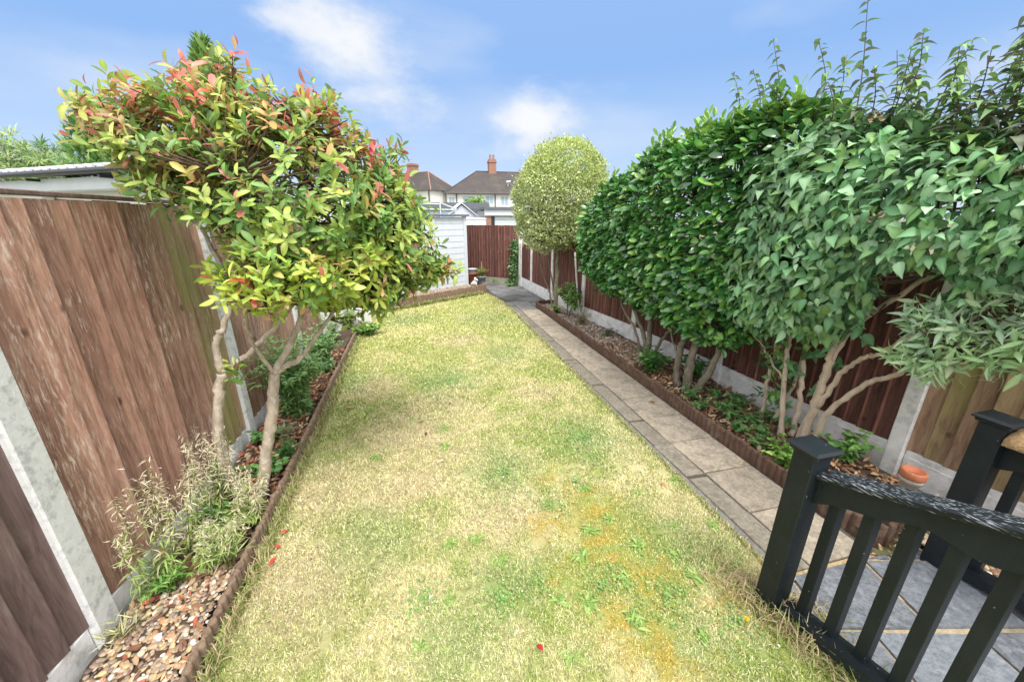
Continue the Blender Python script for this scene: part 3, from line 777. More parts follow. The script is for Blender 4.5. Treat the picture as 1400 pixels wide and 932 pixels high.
# ------------------------------------------------------------------ black railings
def railing(label, X0, Y0, length, worn, n, skew=.10, slope=.35):
    r = thing('stair_railing', label, 'railing', (X0, Y0, 0), 'black timber stair railings')
    hr = lambda y: .893 + slope * (1.05 - (y - (Y0 - 1.12)) )
    cx = lambda y: X0 + .03 + skew * (Y0 - y)
    # newel post with moulded cap
    p = MB(); p.box((X0 - .052, Y0 - .052, -.06), (X0 + .052, Y0 + .052, .965), (1, 1, 1), .004)
    post = p.build('newel_post', M['black'], r)
    c = MB(); c.box((X0 - .066, Y0 - .066, .966), (X0 + .066, Y0 + .066, .984), (1, 1, 1), .004)
    V = [(X0 - .075, Y0 - .075, .985), (X0 + .075, Y0 - .075, .985), (X0 + .075, Y0 + .075, .985), (X0 - .075, Y0 + .075, .985),
         (X0 - .078, Y0 - .078, .993), (X0 + .078, Y0 - .078, .993), (X0 + .078, Y0 + .078, .993), (X0 - .078, Y0 + .078, .993),
         (X0 - .068, Y0 - .068, 1.006), (X0 + .068, Y0 - .068, 1.006), (X0 + .068, Y0 + .068, 1.006), (X0 - .068, Y0 + .068, 1.006)]
    c.add(V, [[3, 2, 1, 0]] + [[i + 4 * k, (i + 1) % 4 + 4 * k, 4 + (i + 1) % 4 + 4 * k, 4 + i + 4 * k] for k in (0, 1) for i in range(4)] + [[8, 9, 10, 11]])
    c.build('post_cap', M['black'], post)
    y0 = Y0 - .054; y1 = Y0 - length
    ys = np.linspace(y0, y1, 24)
    # broad sloping handrail
    V = []
    for y in ys:
        z = hr(y); x = cx(y)
        V += [(x - .055, y, z - .028), (x + .055, y, z - .028), (x + .057, y, z - .006), (x + .048, y, z + .004), (x - .048, y, z + .004), (x - .057, y, z - .006)]
    k = 6; F = [[i * k + a_, i * k + (a_ + 1) % k, (i + 1) * k + (a_ + 1) % k, (i + 1) * k + a_] for i in range(len(ys) - 1) for a_ in range(k)] + [list(range(k))[::-1], list(range(len(V) - k, len(V)))]
    hb = MB(); hb.add(V, F); hb.build('handrail', M['black_worn'] if worn else M['black'], r)
    # wavy apron board below it
    V = []; ysa = np.linspace(y0, y1, 60)
    for y in ysa:
        u = Y0 - y; z = hr(y) - .029; x = cx(y)
        low = z - (.112 + .022 * math.cos(2 * math.pi * (u - .06) / .56) + .012 * math.cos(2 * math.pi * u / .28))
        V += [(x - .032, y, low), (x - .008, y, low), (x - .008, y, z), (x - .032, y, z)]
    k = 4; F = [[i * k + a_, i * k + (a_ + 1) % k, (i + 1) * k + (a_ + 1) % k, (i + 1) * k + a_] for i in range(len(ysa) - 1) for a_ in range(k)] + [list(range(k))[::-1], list(range(len(V) - k, len(V)))]
    ab = MB(); ab.add(V, F); ab.build('apron_board', M['black'], r)
    zb = lambda y: .085 + .14 * (Y0 - .1 - y)
    V = []
    for y in ys:
        x = cx(y); z = zb(y); V += [(x - .055, y, z - .055), (x + .05, y, z - .055), (x + .05, y, z), (x - .055, y, z)]
    F = [[i * 4 + a_, i * 4 + (a_ + 1) % 4, (i + 1) * 4 + (a_ + 1) % 4, (i + 1) * 4 + a_] for i in range(len(ys) - 1) for a_ in range(4)] + [[3, 2, 1, 0], list(range(len(V) - 4, len(V)))]
    bb = MB(); bb.add(V, F); bb.build('bottom_rail', M['black'], r)
    for i in range(n):
        y = Y0 - .125 - i * .122
        if y < y1 + .03: break
        x = cx(y) - .004
        m = MB(); m.box((x - .004, y - .023, zb(y) - .02), (x + .042, y + .023, hr(y) - .035), (1, 1, 1), .003)
        m.build('baluster', M['black'], r)
    return r
railing('black stair railing with flaking paint standing at the lawn edge', 1.72, 1.12, 1.5, True, 11)
railing('black railing beyond the slate patio with a coir mat over it', 2.92, 1.08, 1.4, True, 10, .02, .12)
# coir mat folded over the far handrail
def coir():
    V = []; n = 14; ys = np.linspace(1.02, .42, 12)
    for j, y in enumerate(ys):
        zc = .893 + .12 * (1.00 - y) + .005 ; edge = .7 + .3 * math.sin(math.pi * min(1, (j + .6) / 4) / 2)
        for i in range(n):
            u = -1 + 2 * i / (n - 1); x = 2.925 + .105 * u * edge
            z = zc - .005 + (.085 * (1 - abs(u) ** 2.6) * edge) + R.normal() * .003
            V.append((x, y + R.normal() * .003, z))
        for i in range(n):
            u = 1 - 2 * i / (n - 1); V.append((2.925 + .1 * u * edge, y, zc - .012))
    k = 2 * n
    F = [[j * k + i, j * k + (i + 1) % k, (j + 1) * k + (i + 1) % k, (j + 1) * k + i] for j in range(len(ys) - 1) for i in range(k)] + [list(range(k))[::-1], list(range(len(V) - k, len(V)))]
    o = mesh('coir_mat', V, F, M['coir'], None, np.ones((len(V), 3)), True)
    tag(o, 'tan coir mat draped over the handrail of the far railing', 'mat')
coir()

# ------------------------------------------------------------------ pots and small things
def pot(name, label, c, r, h, mat, taper=.72, rim=.04, wall=.014, fill=True, group=None):
    t = thing(name, label, 'plant pot', c, group)
    rb = r * taper; ro = r
    prof = [(rb * .98, 0), (rb, .005), (ro - .012, h - rim), (ro, h - rim), (ro + .004, h - .004), (ro, h), (ro - wall, h), (ro - wall - .004, h - .02), (rb * .9, .04 if not fill else h * .8)]
    m = MB(); m.lathe(prof, c); m.build('pot_body', mat, t, True)
    if fill:
        s = MB(); s.lathe([(ro - wall - .006, h - .05), (ro * .5, h - .04), (.01, h - .036)], c); s.build('compost', M['soil'], t, True)
    return t
def plant_mesh(ctr, n, hh, spread, L, width, cols, kind='oval', stems=8, up=.3, nl=5):
    """bushy herb: arching stems from ctr with leaves along; returns (stem MB, leaf arrays)"""
    mb = MB(); P, D, Nn, C, LL = [], [], [], [], []
    for i in range(stems):
        az = R.uniform(0, 6.28); rr = spread * math.sqrt(R.random()); tip = np.array(ctr) + np.array([rr * math.cos(az), rr * math.sin(az), hh * R.uniform(.65, 1.05) * (1 - .35 * rr / spread)])
        mid = (np.array(ctr) + tip) / 2 + np.array([-.15 * rr * math.cos(az), -.15 * rr * math.sin(az), .08 * hh])
        b0 = np.array(ctr) + np.array([rr * .25 * math.cos(az), rr * .25 * math.sin(az), 0])
        S = spline([b0, mid, tip], 5); mb.tube(S, np.linspace(.0035, .0015, len(S)), 4, caps=False)
        for k in range(nl):
            u = (k + 1) / nl; j = min(len(S) - 1, int(u * (len(S) - 1))); p = S[j]
            tdir = unit(S[min(j + 1, len(S) - 1)] - S[max(0, j - 1)])
            for s in range(n):
                a2 = R.uniform(0, 6.28)
                rd = np.array([math.cos(a2), math.sin(a2), R.uniform(-.2, .5)])
                P.append(p); D.append(rd + tdir * up); Nn.append(np.array([0, 0, 1.0]) + tdir * .3 + R.normal(size=3) * .25); C.append(np.array(cols[R.integers(len(cols))]) * R.uniform(.7, 1.25)); LL.append(R.uniform(*L) * (1 - .3 * u))
    lv = leaves(np.array(P), np.array(D), np.array(Nn), np.array(LL), R.uniform(width[0], width[1], len(P)), np.clip(np.array(C), 0, 1), kind, R.uniform(.05, .5, len(P)))
    return mb, lv
def herb(name, label, ctr, n, hh, spread, L, width, cols, kind='oval', stems=8, group=None, cat='plant', up=.3, nl=5, mat='herb'):
    t = thing(name, label, cat, ctr, group)
    mb, lv = plant_mesh(ctr, n, hh, spread, L, width, cols, kind, stems, up, nl)
    mb.build('stem', M['stem_green'], t); mesh('foliage', *lv[:2], M[mat], t, lv[2])
    return t

pot('terracotta_pot', 'orange terracotta pot on gravel in front of the white shed', (-.27, 10.22, .07), .17, .40, M['terracotta'])
pot('terracotta_pot', 'wide terracotta pot half hidden behind the shed corner', (1.66, 11.78, 0), .17, .36, M['terracotta'], .75)
pot('plant_pot', 'small grey plastic pot stacked on the terracotta pot by the shed', (1.66, 11.78, .365), .14, .12, M['lilac_plastic'], .8, .03)
pot('grey_pot', 'grey glazed pot holding a leafy plant by the back fence', (1.90, 11.52, .01), .145, .27, M['grey_pot'], .72)
herb('potted_plant', 'bushy yellow green plant growing in the grey glazed pot', (1.90, 11.52, .25), 3, .34, .24, (.06, .10), (.35, .5), [(.22, .34, .07), (.34, .40, .10), (.12, .25, .05), (.42, .44, .16)], stems=22)
_c = MB(); _c.tube([(1.90, 11.50, .2), (1.905, 11.49, .72)], .009, 6); tag(_c.build('garden_cane', M['cane']), 'thin brown cane standing upright in the grey glazed pot', 'cane')
# clay pot and trough beside the slate patio
_p = pot('clay_pot', 'tall clay pot with flaking white paint beside right fence post', (3.17, 1.43, .03), .06, .30, M['pot_paint'], .8, .05, fill=False)
_m = MB(); _m.lathe([(.064, .285), (.068, .29), (.068, .335), (.064, .342), (.054, .342), (.050, .30)], (3.17, 1.43, .03)); _m.build('pot_rim', M['terracotta'], _p, True)
def trough():
    t = thing('plastic_trough', 'pale grey plastic trough on pebbles beside the slate patio', 'trough', (3.17, 1.16, .02))
    m = MB(); bm = bmesh.new(); bmesh.ops.create_cube(bm, size=1)
    for v in bm.verts:
        k = 1 if v.co.z > 0 else .82
        v.co = Vector((3.20 + v.co.x * .18 * k, 1.17 + v.co.y * .14 * k, .02 + (v.co.z + .5) * .11))
    top = [f for f in bm.faces if f.normal.z > .9]
    r_ = bmesh.ops.inset_region(bm, faces=top, thickness=.012)
    ext = bmesh.ops.extrude_face_region(bm, geom=top)
    bmesh.ops.translate(bm, verts=[v for v in ext['geom'] if isinstance(v, bmesh.types.BMVert)], vec=(0, 0, -.085))
    bmesh.ops.delete(bm, geom=top, context='FACES_ONLY')
    bmesh.ops.bevel(bm, geom=[e for e in bm.edges if abs((e.verts[0].co - e.verts[1].co).z) > .05], offset=.012, segments=2, affect='EDGES')
    m.bm(bm); m.build('trough_body', M['lilac_plastic'], t)
    r = MB(); o = [(3.105, 1.095), (3.295, 1.095), (3.295, 1.245), (3.105, 1.245)]; q = [(3.122, 1.112), (3.278, 1.112), (3.278, 1.228), (3.122, 1.228)]
    V = [(x, y, z) for z in (.124, .137) for x, y in o + q]
    F = []
    for k in range(4):
        n = (k + 1) % 4; F += [[8 + k, 8 + n, 12 + n, 12 + k], [k, n, 8 + n, 8 + k], [4 + n, 4 + k, 12 + k, 12 + n], [n, k, 4 + k, 4 + n]]
    r.add(V, F); r.build('rim', M['lilac_plastic'], t)
trough()
def clay_trough():
    t = thing('terracotta_trough', 'terracotta trough sitting in pebbles at the near left border', 'trough', (-1.27, 1.25, .05))
    m = MB(); Mx = Matrix.Translation((-1.285, 1.20, .0)) @ Matrix.Rotation(rad(12), 4, 'Z')
    bm = bmesh.new(); bmesh.ops.create_cube(bm, size=1)
    for v in bm.verts:
        k = 1 if v.co.z > 0 else .86
        v.co = Vector((v.co.x * .17 * k, v.co.y * .40 * k, .02 + (v.co.z + .5) * .13))
    top = [f for f in bm.faces if f.normal.z > .9]
    bmesh.ops.inset_region(bm, faces=top, thickness=.016)
    bmesh.ops.translate(bm, verts=list({v for f in top for v in f.verts}), vec=(0, 0, -.05))
    m.bm(bm, (1, 1, 1), Mx); m.build('trough_body', M['terracotta'], t)
    s = MB(); s.box((-.06, -.17, .08), (.06, .17, .108), (1, 1, 1), .004, Mx); s.build('compost', M['soil'], t)
clay_trough()

def ornament():
    c = np.array([1.60, 10.98, .10]); bm = bmesh.new()
    for (dx, dy, dz, rx, ry, rz) in [(0, 0, .07, .075, .06, .075), (.03, -.02, .17, .05, .045, .05), (.075, -.04, .155, .03, .026, .025), (-.05, .02, .04, .06, .05, .045), (.01, .015, .215, .014, .012, .025), (.04, .01, .212, .014, .012, .025), (.05, -.04, .03, .022, .022, .045)]:
        Mx = Matrix.Translation(Vector(c + np.array([dx, dy, dz]))) @ Matrix.Diagonal((rx, ry, rz, 1))
        bmesh.ops.create_icosphere(bm, subdivisions=3, radius=1, matrix=Mx)
    me = bpy.data.meshes.new('tmp_ornament'); bm.to_mesh(me); bm.free()
    o = bpy.data.objects.new('tmp_ornament', me); COL.objects.link(o)
    md = o.modifiers.new('r', 'REMESH'); md.mode = 'VOXEL'; md.voxel_size = .009
    md2 = o.modifiers.new('s', 'SMOOTH'); md2.iterations = 4; md2.factor = .5
    dg = bpy.context.evaluated_depsgraph_get(); ev = bpy.data.meshes.new_from_object(o.evaluated_get(dg))
    bpy.data.objects.remove(o)
    ev.materials.clear(); ev.materials.append(M['white_stone']); ev.polygons.foreach_set('use_smooth', np.ones(len(ev.polygons), dtype=bool))
    s = link(bpy.data.objects.new('garden_ornament', ev)); tag(s, 'small white stone animal ornament behind the log edging near shed', 'ornament')
ornament()

# ------------------------------------------------------------------ photinia (red robin) on the left
def stem(mb, pts, r0, r1, n=9, wob=.008, k=7):
    S = spline(pts, k); S[1:-1] += R.normal(size=(len(S) - 2, 3)) * wob * .5
    rr = np.linspace(r0, r1, len(S)) * (1 + R.normal(size=len(S)) * .05)
    mb.tube(S, rr, n); return S

def photinia():
    t = thing('photinia_shrub', 'tall photinia shrub with red tips leaning over the left fence', 'shrub', (-1.3, 2.66, .04))
    mb = MB(); sk = []
    A = [(-1.38, 2.70, -.02), (-1.42, 2.68, .47), (-1.36, 2.68, .82), (-1.30, 2.68, 1.03)]
    B = [(-1.26, 2.62, -.02), (-1.13, 2.62, .41), (-1.03, 2.62, .76), (-.97, 2.62, 1.02)]
    sk.append(stem(mb, A, .038, .029)); sk.append(stem(mb, B, .041, .032))
    for pts, r0 in [([A[-1], (-1.29, 2.68, 1.23), (-1.21, 2.68, 1.36), (-1.12, 2.72, 1.6), (-1.05, 2.78, 2.1), (-1.0, 2.8, 2.5)], .026),
                    ([A[-1], (-1.18, 2.68, 1.10), (-1.06, 2.68, 1.20), (-.86, 2.72, 1.40), (-.6, 2.85, 1.75), (-.35, 2.95, 2.1)], .024),
                    ([(-1.14, 2.72, 1.55), (-1.22, 2.75, 1.85), (-1.35, 2.8, 2.15), (-1.5, 2.8, 2.45)], .016),
                    ([B[-1], (-.83, 2.62, 1.24), (-.74, 2.62, 1.42), (-.66, 2.66, 1.8), (-.62, 2.7, 2.2), (-.6, 2.75, 2.55)], .026),
                    ([B[-1], (-.90, 2.62, 1.06), (-.78, 2.62, 1.13), (-.66, 2.62, 1.28), (-.40, 2.66, 1.6), (-.15, 2.75, 1.85)], .024),
                    ([(-.97, 2.62, 1.0), (-1.02, 2.5, 1.3), (-.95, 2.35, 1.5), (-.8, 2.2, 1.62)], .014),
                    ([(-.45, 2.66, 1.55), (-.15, 2.7, 1.62), (.1, 2.74, 1.68)], .009),
                    ([(-1.15, 2.72, 1.7), (-.95, 2.5, 1.95), (-.85, 2.35, 2.2)], .012)]:
        sk.append(stem(mb, pts, r0, .006, 7))
    mb.build('trunk', M['bark'], t, True)
    roots = np.concatenate([s for s in sk[2:]])
    ells = [(-.62, 2.74, 2.06, .56, .62, .58), (-1.20, 2.76, 2.34, .30, .45, .32, 1.0), (-1.40, 2.72, 2.42, .20, .34, .20, 1.0), (-.22, 2.78, 1.90, .30, .46, .42, 1.2), (-.42, 2.72, 1.66, .40, .42, .24), (-.70, 2.22, 1.70, .30, .2, .12, 1.6), (-.98, 2.78, 2.54, .26, .38, .22)]
    T, A_ = shell(ells, 1300, inner=.78, jitter=.05)
    T2, A2 = shell(ells, 330, inner=.35, jitter=.04)
    T3, A3 = shell([(.12, 2.76, 1.68, .18, .16, .07), (.10, 2.76, 1.66, .12, .12, .05), (-1.1, 2.55, 1.12, .05, .05, .04)], 46, inner=.2, jitter=.03)
    # stray shoots above the outline
    T4, A4 = shell([(-1.52, 2.68, 2.36, .08, .15, .10), (-1.58, 2.7, 2.56, .14, .2, .10), (-1.02, 2.75, 2.74, .2, .2, .09), (-.55, 2.8, 2.62, .3, .3, .06), (-.15, 2.8, 2.35, .16, .2, .08)], 70, inner=.3, jitter=.05)
    T = np.concatenate([T, T2, T3, T4]); A_ = np.concatenate([A_, A2, A3, A4])
    ok = T[:, 0] > -1.62 - (T[:, 2] > 2.05) * .5; T = T[ok]; A_ = A_[ok]
    A_ = unit(A_ * .8 + np.array([0, 0, .55]) + R.normal(size=A_.shape) * .28)
    def colfn(T, A):
        n = len(T); z = T[:, 2]
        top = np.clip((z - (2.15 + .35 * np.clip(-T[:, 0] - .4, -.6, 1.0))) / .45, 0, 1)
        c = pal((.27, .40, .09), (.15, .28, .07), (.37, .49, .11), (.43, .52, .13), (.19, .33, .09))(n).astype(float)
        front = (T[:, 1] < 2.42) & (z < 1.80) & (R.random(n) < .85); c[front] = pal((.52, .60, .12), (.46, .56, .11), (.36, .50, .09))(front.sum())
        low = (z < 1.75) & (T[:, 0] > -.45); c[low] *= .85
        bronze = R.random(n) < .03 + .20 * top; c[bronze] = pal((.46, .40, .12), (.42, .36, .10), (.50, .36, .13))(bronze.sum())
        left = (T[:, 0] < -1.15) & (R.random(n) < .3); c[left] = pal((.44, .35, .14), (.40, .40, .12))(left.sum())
        red = R.random(n) < .015 + .18 * top; c[red] = pal((.60, .13, .10), (.66, .24, .17), (.50, .10, .07), (.62, .30, .16))(red.sum())
        return c
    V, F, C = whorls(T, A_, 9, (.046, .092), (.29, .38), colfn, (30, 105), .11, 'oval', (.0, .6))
    # single leaves of a whorl differ: some bronze, the youngest pink
    nv = 18; k = len(C) // nv; q = C.reshape(k, nv, 3); zz = V.reshape(k, nv, 3)[:, 0, 2]; r_ = R.random(k)
    hi = np.clip((zz - 2.0) / .6, 0, 1)
    m_ = r_ < .02 + .07 * hi; q[m_] = np.array([.62, .40, .16]) * R.uniform(.7, 1.2, (m_.sum(), 1, 1)) * np.ones((1, nv, 1))
    m_ = (r_ > .99 - .13 * hi); q[m_] = np.array([.74, .24, .20]) * R.uniform(.7, 1.15, (m_.sum(), 1, 1)) * np.ones((1, nv, 1))
    C = np.clip(q.reshape(-1, 3), 0, 1)
    # redder upper leaves in a whorl are the youngest
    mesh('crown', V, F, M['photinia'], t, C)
    tw = MB(); twigs(tw, T - A_ * .05, roots, .0035); tw.build('branches', M['twig'], t)
photinia()

# ------------------------------------------------------------------ cherry laurel hedge
def laurel():
    t = thing('laurel_hedge', 'clipped glossy dark green laurel hedge on grey trunks', 'hedge', (3.0, 3.6, .05))
    mb = MB(); sk = []
    for pts, r in [([(3.05, 4.39, 0), (3.05, 4.46, .34), (3.05, 4.75, .66), (3.05, 5.2, 1.1), (3.1, 5.5, 1.6)], .038), ([(3.06, 4.36, 0), (3.06, 4.40, .5), (3.08, 4.42, .8), (3.1, 4.3, 1.4), (3.15, 4.3, 2.1)], .042),
                   ([(3.12, 4.34, 0), (3.15, 4.25, .4), (3.2, 4.05, .7), (3.2, 3.9, 1.2)], .026), ([(3.0, 4.42, .05), (2.98, 4.62, .45), (2.95, 4.95, .7), (2.95, 5.2, 1.0)], .022),
                   ([(2.97, 3.54, -.02), (2.97, 3.63, .2), (2.98, 3.63, .53), (3.0, 3.62, .8), (3.05, 3.7, 1.4), (3.1, 3.8, 2.1)], .048), ([(2.97, 3.42, -.02), (2.97, 3.42, .42), (2.99, 3.40, .73), (3.05, 3.35, 1.3), (3.1, 3.3, 2.2)], .052),
                   ([(3.0, 3.37, .02), (3.02, 3.2, .33), (3.04, 3.11, .66), (3.08, 3.05, .95), (3.1, 3.0, 1.6)], .045), ([(2.96, 3.6, .4), (2.94, 3.75, .6), (2.95, 3.9, .9)], .016), ([(2.97, 3.5, .3), (3.1, 3.6, .55), (3.2, 3.75, .9)], .015)]:
        sk.append(stem(mb, pts, r, r * .35, 9, .012))
    mb.build('trunk', M['bark_dark'], t, True)
    ells = [(3.22, 3.45, 1.86, .56, .66, .98), (3.22, 4.30, 1.78, .56, .75, 1.0), (3.22, 5.25, 1.70, .52, .80, .84), (3.2, 5.9, 1.62, .46, .5, .62), (3.25, 3.0, 1.95, .5, .5, .92), (3.1, 3.4, .95, .3, .5, .2, .7)]
    P, Nn = shell(ells, 13500, p=3.2, inner=.88, jitter=.025); k_ = P[:, 0] < 3.34; P = P[k_]; Nn = Nn[k_]
    P2, N2 = shell(ells, 5200, p=3.0, inner=.6, jitter=.04)
    P = np.concatenate([P, P2]); Nn = np.concatenate([Nn, N2]); n = len(P)
    az = R.normal(size=n) * .75; hz = np.stack([Nn[:, 0], Nn[:, 1], 0 * az], 1); hz = unit(hz + np.array([-.25, -.1, 0]))
    side = np.stack([-hz[:, 1], hz[:, 0], 0 * az], 1)
    D = hz * np.cos(az)[:, None] + side * np.sin(az)[:, None] + np.array([0, 0, 1]) * (R.normal(size=n) * .35 - .12 + .9 * np.clip(Nn[:, 2], 0, 1))[:, None]
    UP = np.array([0, 0, .62]) + Nn * .85 + R.normal(size=(n, 3)) * .3
    c = pal((.07, .225, .06), (.095, .285, .07), (.14, .36, .085), (.05, .17, .045), (.21, .43, .10))(n).astype(float)
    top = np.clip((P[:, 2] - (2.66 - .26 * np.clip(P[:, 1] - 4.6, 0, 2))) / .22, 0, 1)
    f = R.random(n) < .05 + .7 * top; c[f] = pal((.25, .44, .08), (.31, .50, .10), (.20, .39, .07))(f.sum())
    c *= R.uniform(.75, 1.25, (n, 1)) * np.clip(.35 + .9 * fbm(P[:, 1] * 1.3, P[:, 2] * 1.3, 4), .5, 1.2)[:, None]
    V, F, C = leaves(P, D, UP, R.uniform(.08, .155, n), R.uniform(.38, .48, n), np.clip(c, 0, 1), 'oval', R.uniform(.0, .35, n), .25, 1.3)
    T = P[::9]; A_ = Nn[::9]
    # upright new shoots along the top
    T5 = np.stack([R.uniform(2.9, 3.5, 60), R.uniform(2.8, 5.9, 60), np.zeros(60)], 1); T5[:, 2] = 2.86 - .28 * np.clip(T5[:, 1] - 4.3, 0, 2) + R.uniform(.0, .16, 60)
    A5 = unit(np.array([-.1, .1, 1.0]) + R.normal(size=(60, 3)) * .2)
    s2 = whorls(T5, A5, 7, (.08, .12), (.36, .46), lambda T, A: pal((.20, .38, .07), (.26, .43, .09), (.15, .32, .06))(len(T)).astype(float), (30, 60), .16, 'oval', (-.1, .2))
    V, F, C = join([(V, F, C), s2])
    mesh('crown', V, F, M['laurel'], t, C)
    tw = MB(); twigs(tw, T - A_ * .08, np.concatenate(sk), .0045, 2); twigs(tw, T5 - A5 * .12, np.concatenate(sk)[-200:], .003, 3); tw.build('branches', M['twig'], t)
laurel()

# ------------------------------------------------------------------ big broad-leaved shrub on the right
def broad_shrub():
    t = thing('broadleaf_shrub', 'large shrub with drooping broad blue green leaves and tall wispy shoots', 'shrub', (3.25, 2.3, .05))
    mb = MB(); sk = []
    for pts, r in [([(3.3, 2.70, 0), (3.3, 2.71, .26), (3.28, 2.70, .47), (3.3, 2.71, .77), (3.3, 2.8, 1.3)], .024), ([(3.2, 2.38, 0), (3.2, 2.45, .4), (3.21, 2.53, .84), (3.2, 2.53, 1.0), (3.15, 2.6, 1.6), (3.1, 2.7, 2.2)], .026),
                   ([(3.3, 2.36, 0), (3.3, 2.37, .43), (3.3, 2.44, .86), (3.25, 2.4, 1.5), (3.15, 2.35, 2.2)], .026), ([(3.25, 2.22, 0), (3.25, 2.20, .48), (3.25, 2.19, .79), (3.25, 2.19, 1.05), (3.2, 2.1, 1.6), (3.1, 2.0, 2.3)], .036),
                   ([(3.26, 2.27, .02), (3.27, 2.22, .5), (3.27, 2.2, .8), (3.3, 2.1, 1.2), (3.25, 1.7, 1.7), (3.2, 1.5, 2.2)], .03), ([(3.25, 2.18, .45), (3.25, 2.08, .80), (3.25, 1.96, .98), (3.24, 1.86, 1.06), (3.2, 1.6, 1.4), (3.15, 1.4, 1.8)], .022),
                   ([(3.32, 2.6, .02), (3.35, 2.5, .5), (3.36, 2.5, 1.0), (3.3, 2.5, 1.6)], .02), ([(3.24, 2.5, .55), (3.2, 2.75, .8), (3.12, 2.9, .95)], .012)]:
        sk.append(stem(mb, pts, r, r * .4, 9, .012))
    # bumps where shoots were cut
    mb.build('trunk', M['bark_pale'], t, True)
    ells = [(3.16, 2.42, 1.82, .52, .66, .72), (3.12, 1.75, 1.96, .48, .62, .48), (3.12, 2.35, 2.20, .46, .66, .42), (3.14, 1.15, 2.02, .42, .5, .40), (3.15, 2.62, 1.30, .34, .34, .28, .8), (3.30, 1.15, 1.52, .14, .30, .20, .6)]
    P, Nn = shell(ells, 10500, p=2.4, inner=.78, jitter=.035); k_ = P[:, 0] < 3.3; P = P[k_]; Nn = Nn[k_]
    P2, N2 = shell(ells, 3000, p=2.4, inner=.4, jitter=.05); P = np.concatenate([P, P2]); Nn = np.concatenate([Nn, N2])
    # dark gap under the crown between main mass and right hand sprays
    gap = (np.abs(P[:, 1] - 1.66 - (P[:, 0] - 2.95) * .56) < .19) & (np.abs(P[:, 2] - 1.47 + (P[:, 0] - 2.95) * .15) < .24); P = P[~gap]; Nn = Nn[~gap]
    n = len(P); top = np.clip((P[:, 2] - 2.2) / .4, 0, 1)
    D = unit(Nn * .55 + np.array([0, 0, -.6]) + R.normal(size=(n, 3)) * .55 + np.array([0, 0, .7]) * top[:, None])
    UP = unit(Nn * .8 + np.array([-.1, -.1, .75]) + R.normal(size=(n, 3)) * .38)
    c = pal((.21, .42, .20), (.15, .33, .15), (.30, .51, .28), (.11, .26, .11), (.36, .56, .33), (.25, .46, .18))(n).astype(float)
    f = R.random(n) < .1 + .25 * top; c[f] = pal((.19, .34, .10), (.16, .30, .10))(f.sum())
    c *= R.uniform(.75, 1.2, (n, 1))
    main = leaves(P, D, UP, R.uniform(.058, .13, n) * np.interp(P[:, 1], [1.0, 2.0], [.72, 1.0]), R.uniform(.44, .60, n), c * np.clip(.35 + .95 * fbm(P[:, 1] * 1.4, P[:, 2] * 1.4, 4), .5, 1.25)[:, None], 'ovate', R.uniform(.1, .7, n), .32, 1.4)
    parts = [main]
    # low sprays along the bare stems
    low = [(3.28, 2.72, .62), (3.18, 2.48, .72), (3.22, 2.45, .52), (3.25, 2.38, .62), (3.22, 2.24, .86), (3.2, 2.9, .95), (3.15, 2.65, .9), (3.24, 2.6, .8), (3.2, 2.3, 1.0), (3.2, 2.5, .25), (3.27, 2.68, .38)]
    T = np.repeat(np.array(low), 3, 0) + R.normal(size=(len(low) * 3, 3)) * .06; A_ = unit(np.array([-.5, -.3, .4]) + R.normal(size=T.shape) * .5)
    parts.append(whorls(T, A_, 6, (.06, .10), (.45, .56), lambda T, A: pal((.12, .26, .10), (.09, .21, .09), (.16, .31, .09))(len(T)).astype(float), (50, 95), .10, 'ovate', (.1, .4)))
    # tall wispy shoots against the sky, each with paired curved leaves
    sh = [((3.0, 3.33, 2.80), (2.98, 3.48, 3.27)), ((3.0, 3.1, 2.78), (3.0, 3.26, 3.22)), ((3.0, 2.85, 2.65), (2.98, 3.08, 3.38)), ((3.05, 2.62, 2.65), (3.0, 2.69, 3.25)), ((3.0, 2.27, 2.55), (2.98, 2.37, 3.33)),
          ((3.0, 2.05, 2.5), (3.0, 2.01, 3.03)), ((3.0, 1.81, 2.45), (2.98, 1.80, 2.89)), ((3.0, 1.68, 2.45), (3.0, 1.67, 2.83)), ((3.0, 1.53, 2.4), (3.0, 1.55, 2.80)), ((3.0, 1.50, 2.5), (3.0, 1.57, 2.94)), ((3.1, 2.15, 2.5), (3.1, 2.2, 3.02)),
          ((3.1, 1.9, 2.5), (3.15, 1.85, 2.95)), ((3.05, 2.5, 2.6), (3.05, 2.5, 3.08)), ((3.1, 1.35, 2.4), (3.1, 1.32, 2.85)), ((2.95, 2.95, 2.7), (2.93, 3.0, 3.05)), ((3.15, 1.7, 2.45), (3.2, 1.62, 3.0)), ((2.95, 1.95, 2.5), (2.9, 1.93, 2.8)), ((2.95, 2.4, 2.55), (2.9, 2.45, 2.9)), ((3.1, 1.2, 2.4), (3.12, 1.15, 2.8)), ((3.05, 1.45, 2.5), (3.08, 1.42, 2.98))]
    for q in range(34):
        yy = R.uniform(1.05, 2.9); b_ = (R.uniform(2.85, 3.35), yy, 2.30 + .22 * np.clip(yy - 1.4, 0, 1)); sh.append((b_, (b_[0] + R.normal() * .07, yy + R.normal() * .07 - .03, b_[2] + R.uniform(.18, .52))))
    tw = MB(); Ps, Ds, Ns, Ls, Cs = [], [], [], [], []
